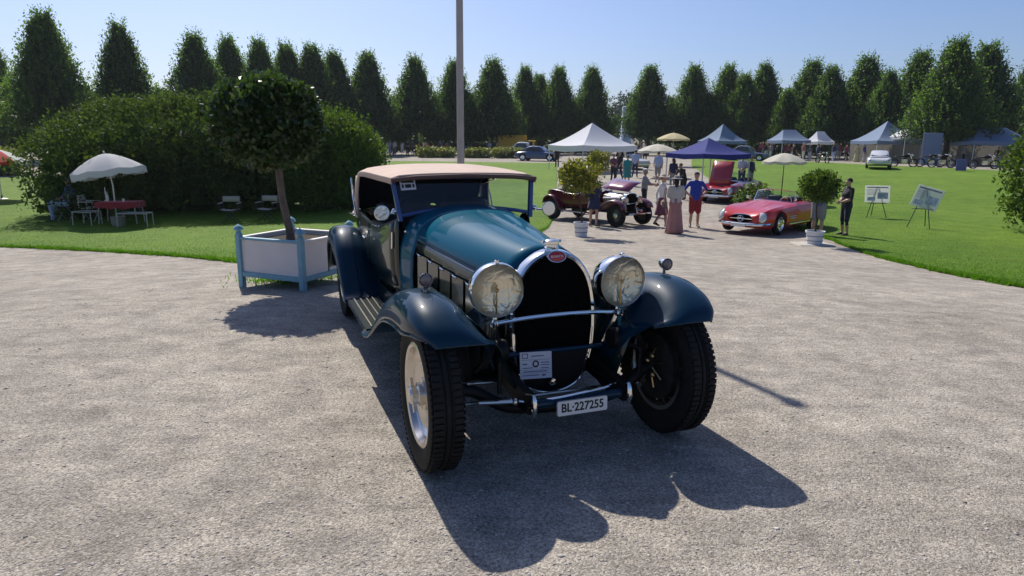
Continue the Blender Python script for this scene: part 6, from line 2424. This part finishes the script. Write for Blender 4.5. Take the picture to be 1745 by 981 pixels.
# group by the white tent and further up the drive
GP = [(1071, 38, M_TEALC, M_TEALC, 'woman in teal dress with her back turned near the white tent', True), (1047, 39, M_BURG, M_BLKC, 'person in burgundy top left of the woman in teal', True), (1057, 41, M_BLKC, M_NAVY, 'person in black between the burgundy and teal figures', False), (1084, 43, M_PALEB, M_NAVY, 'person in pale top right of the woman in teal', False), (1100, 60, M_WHITEC, M_BLKC, 'person in white shirt far up the drive by the fountain', False), (1038, 52, M_GREYC, M_JEANS, 'person in grey standing under the right side of the white tent', False), (950, 52, M_BLKC, M_BLKC, 'person in black under the left end of the white tent', False), (1092, 55, M_LILAC, M_GREYC, 'person in lilac far up the drive', True)]
for k, (u, d, a, b_c, lb, fem) in enumerate(GP):
    person(lb, on(u, d), R([180, 20, -40, 160, 0, 70, 200, 30][k]), (M_SKIN, a, b_c, M_SHOE), [None, FOLD, WALK, WALK, None, FOLD, None, FOLD][k], 1.66 + .02 * (k % 6), hair=[M_HAIRB, M_HAIRK, M_HAIRG][k % 3], female=fem, voxel=.035, leg='bare' if k == 0 else 'long', skirt=(a, 1.05, .45, .26) if k == 0 else None)
# small figures along the avenue
FPp = [(1459, 276, M_YELC, M_YELC, 'woman in long pale yellow dress beside the white coupe', 0), (1471, 276, M_PURP, M_WHITEC, 'person in violet shirt and white trousers beside the woman in yellow', 0), (1306, 272, M_PINK, M_WHITEC, 'figure in pale pink under the trees right of the dark blue tent', 1), (1392, 276, M_NAVY, M_NAVY, 'dark figure bending by the tents left of the yellow dress', 1), (1441, 275, M_BURG, M_BLKC, 'figure in burgundy left of the woman in yellow', 1), (1580, 280, M_WHITEC, M_BLKC, 'figure in pale top before the tall blue banner', 1), (1640, 282, M_GREYC, M_BLKC, 'grey figure left of the low blue tent', 1), (1718, 287, M_BLKC, M_GREYC, 'dark figure under the low blue tent at the right', 1),
       (664, 260, M_PALEB, M_JEANS, 'person in pale blue at the right foot of the lighter shrub', 0), (672, 261, M_WHITEC, M_GREYC, 'person in white next to the pale blue figure by the shrub', 0), (694, 260, M_BLKC, M_BLKC, 'person in black under the avenue trees left of the flagpole', 1), (703, 259, M_BURG, M_BLKC, 'person in dark red under the trees nearest the flagpole', 1), (1340, 273, M_REDSH, M_NAVY, 'figure in red at the stall behind the beige parasol', 1), (1352, 274, M_BLKC, M_BLKC, 'figure in black at the stall behind the beige parasol', 0)]
for k, (u, v, a, b_c, lb, fo) in enumerate(FPp):
    pos = G(u, v)
    if math.hypot(pos.x, pos.y) > 78:
        pos = on(u, 78)
    person(lb, pos, R(37 * k), (M_SKIN, a, b_c, M_SHOE), FOLD if fo else None, 1.70, hair=[M_HAIRB, M_HAIRK, M_HAIRG][k % 3], voxel=.045, skirt=(a, 1.1, .05, .3) if k == 0 else None)

# ================================================================== far vehicles
closed_car('white coupe seen from behind, parked on the avenue at the right', on(1499, 60), R(153), M_CARWHITE, L=4.2, h=1.30)
RC = C.objects[-1]
closed_car('pale cream car with black lower half far up the drive', on(1095, 50), R(15), mat('cream_car_paint', (.50, .48, .42), rough=.3, coat=1), L=4.3, h=1.5)
closed_car('dark blue car behind the white tent on the left', on(955, 62), R(70), mat('blue_car_paint', (.03, .06, .16), rough=.3, coat=1), L=4.2)
closed_car('white car under the avenue trees beside the yellow truck', on(930, 72), R(75), mat('white_car_paint_far', (.6, .6, .6), rough=.3, coat=1), L=4.4, h=1.6)
closed_car('grey car between the flagpole and the yellow truck', on(815, 84), R(60), mat('grey_car_paint', (.25, .27, .30), rough=.3, coat=1), L=4.3, h=1.5)
closed_car('dark car under the tents behind the beige parasol', on(1312, 70), R(60), mat('slate_car_paint', (.10, .13, .18), rough=.3, coat=1), L=4.2, h=1.45)
# yellow truck
def truck(label, pos, rz, m):
    t = thing('box_truck', label, 'truck', pos, rz)
    b = MB()
    b.bevbox((0, 2.6, 1.55), (2.0, 3.2, 1.7), .08)
    b.build('cargo_box', m, t)
    b = MB()
    b.bevbox((0, .45, 1.15), (1.9, 1.3, 1.3), .15)
    cb_ = b.build('cab', m, t)
    b = MB()
    b.box((0, -.21, 1.45), (1.6, .02, .5))
    b.build('windscreen', M_DARKGLASS, cb_, smooth=False)
    b = MB()
    b.bevbox((0, 2.0, .62), (1.8, 4.2, .16), .03)
    b.build('chassis', M_BLACK, t)
    for s in (-1, 1):
        b = MB()
        b.box((s * .955, .45, 1.45), (.02, .8, .45))
        b.build('side_window', M_DARKGLASS, cb_, smooth=False)
        for y in (.45, 3.3):
            road_wheel(t, (s * .88, y, .4), s, .4)
        b = MB().sphere((s * .7, -.2, .85), .1)
        b.build('headlamp', M_CHROME, t)
    return t
truck('bright yellow box truck under the avenue trees left of the white tent', on(910, 82), R(80), mat('yellow_truck_paint', (.60, .36, .03), rough=.4))
# motorcycles under the right-hand trees
def motorcycle(label, pos, rz):
    t = thing('motorcycle', label, 'motorcycle', pos, rz, 'motorcycles under the trees')
    for y in (0, 1.35):
        w_ = MB().tube([(0, y + .30 * math.cos(a), .32 + .30 * math.sin(a)) for a in np.linspace(0, 2 * PI, 25)], .045, 8, caps=False).build('wheel', M_TYRE, t)
        b = MB()
        for k in range(10):
            b.tube([(0, y, .32), (0, y + .28 * math.cos(k * .628), .32 + .28 * math.sin(k * .628))], .008, 4)
        b.build('spokes', M_CHROME, w_)
    b = MB()
    b.tube([(0, 0, .32), (0, .28, .95)], .03, 6)
    b.tube([(-.35, .38, 1.02), (0, .26, .98), (.35, .38, 1.02)], .018, 6)
    b.build('fork_and_bars', M_CHROME, t)
    b = MB()
    b.bevbox((0, .62, .48), (.3, .45, .4), .08)
    b.build('engine', M_ALU, t)
    b = MB()
    b.sphere((0, .55, .85), (.15, .3, .13))
    b.build('tank', M_BLACK, t)
    b = MB()
    b.bevbox((0, 1.05, .80), (.24, .6, .10), .04)
    b.build('saddle', M_SEAT, t)
    b = MB().sphere((0, .12, .92), .09)
    b.build('headlamp', M_CHROME, t)
    return t
for k, (u, d, rz, lb) in enumerate([(1560, 62, 70, 'motorcycle left of the figure before the tall blue banner'), (1606, 63, 60, 'motorcycle right of the tall blue banner'), (1625, 62, 80, 'motorcycle nearest the small blue notice board'), (1700, 62, 65, 'motorcycle under the low blue tent'), (1412, 66, 10, 'motorcycle facing the lawn left of the yellow dress')]):
    motorcycle(lb, on(u, d), R(rz))
b = MB()
b.bevbox((0, 0, .45), (.75, .04, .8), .01)
o = b.build('notice_board', mat('blue_notice', (.14, .14, .42), rough=.5), loc=on(1643, 57))
tag(o, 'small violet-blue notice board on the avenue edge at the right', 'notice board')

# ================================================================== flower beds under the left avenue
M_BED = leafmat('bed_leaf', (.07, .10, .03), (.30, .30, .12), trans=.3)
def flower_bed(label, u0, u1, d, h, seed):
    rng = np.random.default_rng(seed)
    n = 420
    u = rng.uniform(u0, u1, n)
    pts = []
    for q in u:
        p = on(q, d + rng.uniform(-1.2, 1.2))
        pts.append((p.x, p.y, p.z + h * rng.random() ** .7))
    V, F = foliage('fb', np.array(pts), 7, (.15, .15, .10), .26, None, rng=rng, up=.6)
    o = npmesh('flower_bed', V, F, M_BED)
    return tag(o, label, 'flower bed', 'flower beds along the avenue')
flower_bed('pale yellow-green flower bed left of the flagpole', 712, 772, 70, .95, 61)
flower_bed('pale yellow-green flower bed just right of the flagpole', 792, 836, 70, .85, 62)
flower_bed('pale yellow-green flower bed left of the yellow truck', 842, 888, 70, .95, 63)
flower_bed('low pale planting at the left edge behind the red parasol', -60, 26, 47, 1.3, 64)

# ================================================================== fountain
def fountain():
    p = on(1062, 150)
    t = thing('fountain', 'tall white water jet of the fountain at the end of the drive', 'fountain', p)
    b = MB()
    b.lathe([(.001, .1), (7.8, .1), (8.0, .45), (8.6, .45), (8.6, 0)], 40)
    b.build('basin', mat('basin_stone', (.34, .32, .29), rough=.9), t)
    b = MB()
    b.lathe([(.001, .3), (7.9, .3)], 40)
    b.build('pool_water', mat('pool_water', (.04, .07, .08), rough=.05, spec=.6), t)
    rng = np.random.default_rng(9)
    n = 20000
    tt = rng.random(n)
    z = .4 + 8.6 * (1 - tt ** 1.6)
    drift = 2.3 * tt ** 1.3
    spread = .05 + .75 * tt
    side = rng.random(n)
    x = np.where(side < .55, -.35 * tt + rng.normal(0, .10, n), -.35 * tt + drift * rng.random(n)) + rng.normal(0, 1, n) * .08
    y = rng.normal(0, 1, n) * spread * .5
    c = np.stack([x, y, z], 1)
    V, F = leaves(c, rng.uniform(.2, .5, n), 1.2, .45, rng)
    m, nt, bb = newmat('water_spray')
    bb.inputs['Base Color'].default_value = (.80, .85, .92, 1)
    bb.inputs['Roughness'].default_value = .6
    tr_ = nt.nodes.new('ShaderNodeBsdfTranslucent')
    tr_.inputs['Color'].default_value = (.80, .86, .95, 1)
    ms = nt.nodes.new('ShaderNodeMixShader')
    ms.inputs[0].default_value = .5
    nt.links.new(bb.outputs[0], ms.inputs[1])
    nt.links.new(tr_.outputs[0], ms.inputs[2])
    nt.links.new(ms.outputs[0], nt.nodes['Material Output'].inputs['Surface'])
    o = npmesh('water_jet', V, F, m, t)
    kind(o, 'stuff')
fountain()

# ================================================================== distant visitors, seen as one mass under the trees
def crowd(label, spots, seed):
    rng = np.random.default_rng(seed)
    pal = [M_WHITEC, M_PALEB, M_NAVY, M_BLKC, M_GREYC, M_PINK, M_BURG, M_YELC, M_REDSH, M_SKIN]
    b = MB()
    for u0, u1, d0, d1, n in spots:
        for _ in range(n):
            p = on(rng.uniform(u0, u1), rng.uniform(d0, d1))
            h = rng.uniform(1.55, 1.85)
            k = h / 1.75
            a = rng.uniform(0, 6.28)
            M = Tm(p, rz=a, s=k)
            top, bot = rng.integers(0, 9), rng.integers(0, 5)
            b.slot(int(bot))
            st = rng.uniform(.0, .16)
            b.tube([(-.10, st, 0), (-.10, st * .3, .5), (-.08, 0, .95)], [.05, .065, .10], 6, M=M)
            b.tube([(.10, -st, 0), (.10, -st * .3, .5), (.08, 0, .95)], [.05, .065, .10], 6, M=M)
            b.slot(int(top))
            b.tube([(0, 0, .88), (0, 0, 1.1), (0, 0, 1.35), (0, 0, 1.46)], [.16, .15, .18, .07], 8, M=M, sq=.7)
            for s in (-1, 1):
                b.tube([(s * .18, 0, 1.40), (s * .25, .02, 1.12), (s * .2, -.12, .92)], [.05, .045, .03], 5, M=M)
            b.slot(9)
            b.sphere((0, 0, 1.62), (.085, .1, .12), 8, 6, M=M)
    o = b.build('distant_visitors', pal)
    kind(o, 'stuff')
    return tag(o, label, 'crowd')
crowd('distant crowd of visitors under the avenue trees', [(652, 720, 80, 92, 8), (720, 775, 76, 95, 16), (790, 900, 76, 96, 14), (1040, 1100, 62, 110, 14), (1290, 1350, 72, 84, 12), (1350, 1460, 72, 84, 12), (1545, 1740, 70, 80, 14)], 88)

# ================================================================== thin summer haze
hz = MB()
hz.box((0, 0, 9.5), (900, 900, 24))
m = bpy.data.materials.new('thin_haze')
m.use_nodes = True
for n_ in list(m.node_tree.nodes):
    if n_.type != 'OUTPUT_MATERIAL':
        m.node_tree.nodes.remove(n_)
pv_ = m.node_tree.nodes.new('ShaderNodeVolumePrincipled')
pv_.inputs['Color'].default_value = (.80, .87, 1.0, 1)
pv_.inputs['Density'].default_value = .00022
pv_.inputs['Anisotropy'].default_value = .3
m.node_tree.links.new(pv_.outputs[0], m.node_tree.nodes['Material Output'].inputs['Volume'])
o = hz.build('haze', m, smooth=False)
kind(o, 'stuff')
tag(o, 'thin pale summer haze lying over the whole garden', 'haze')
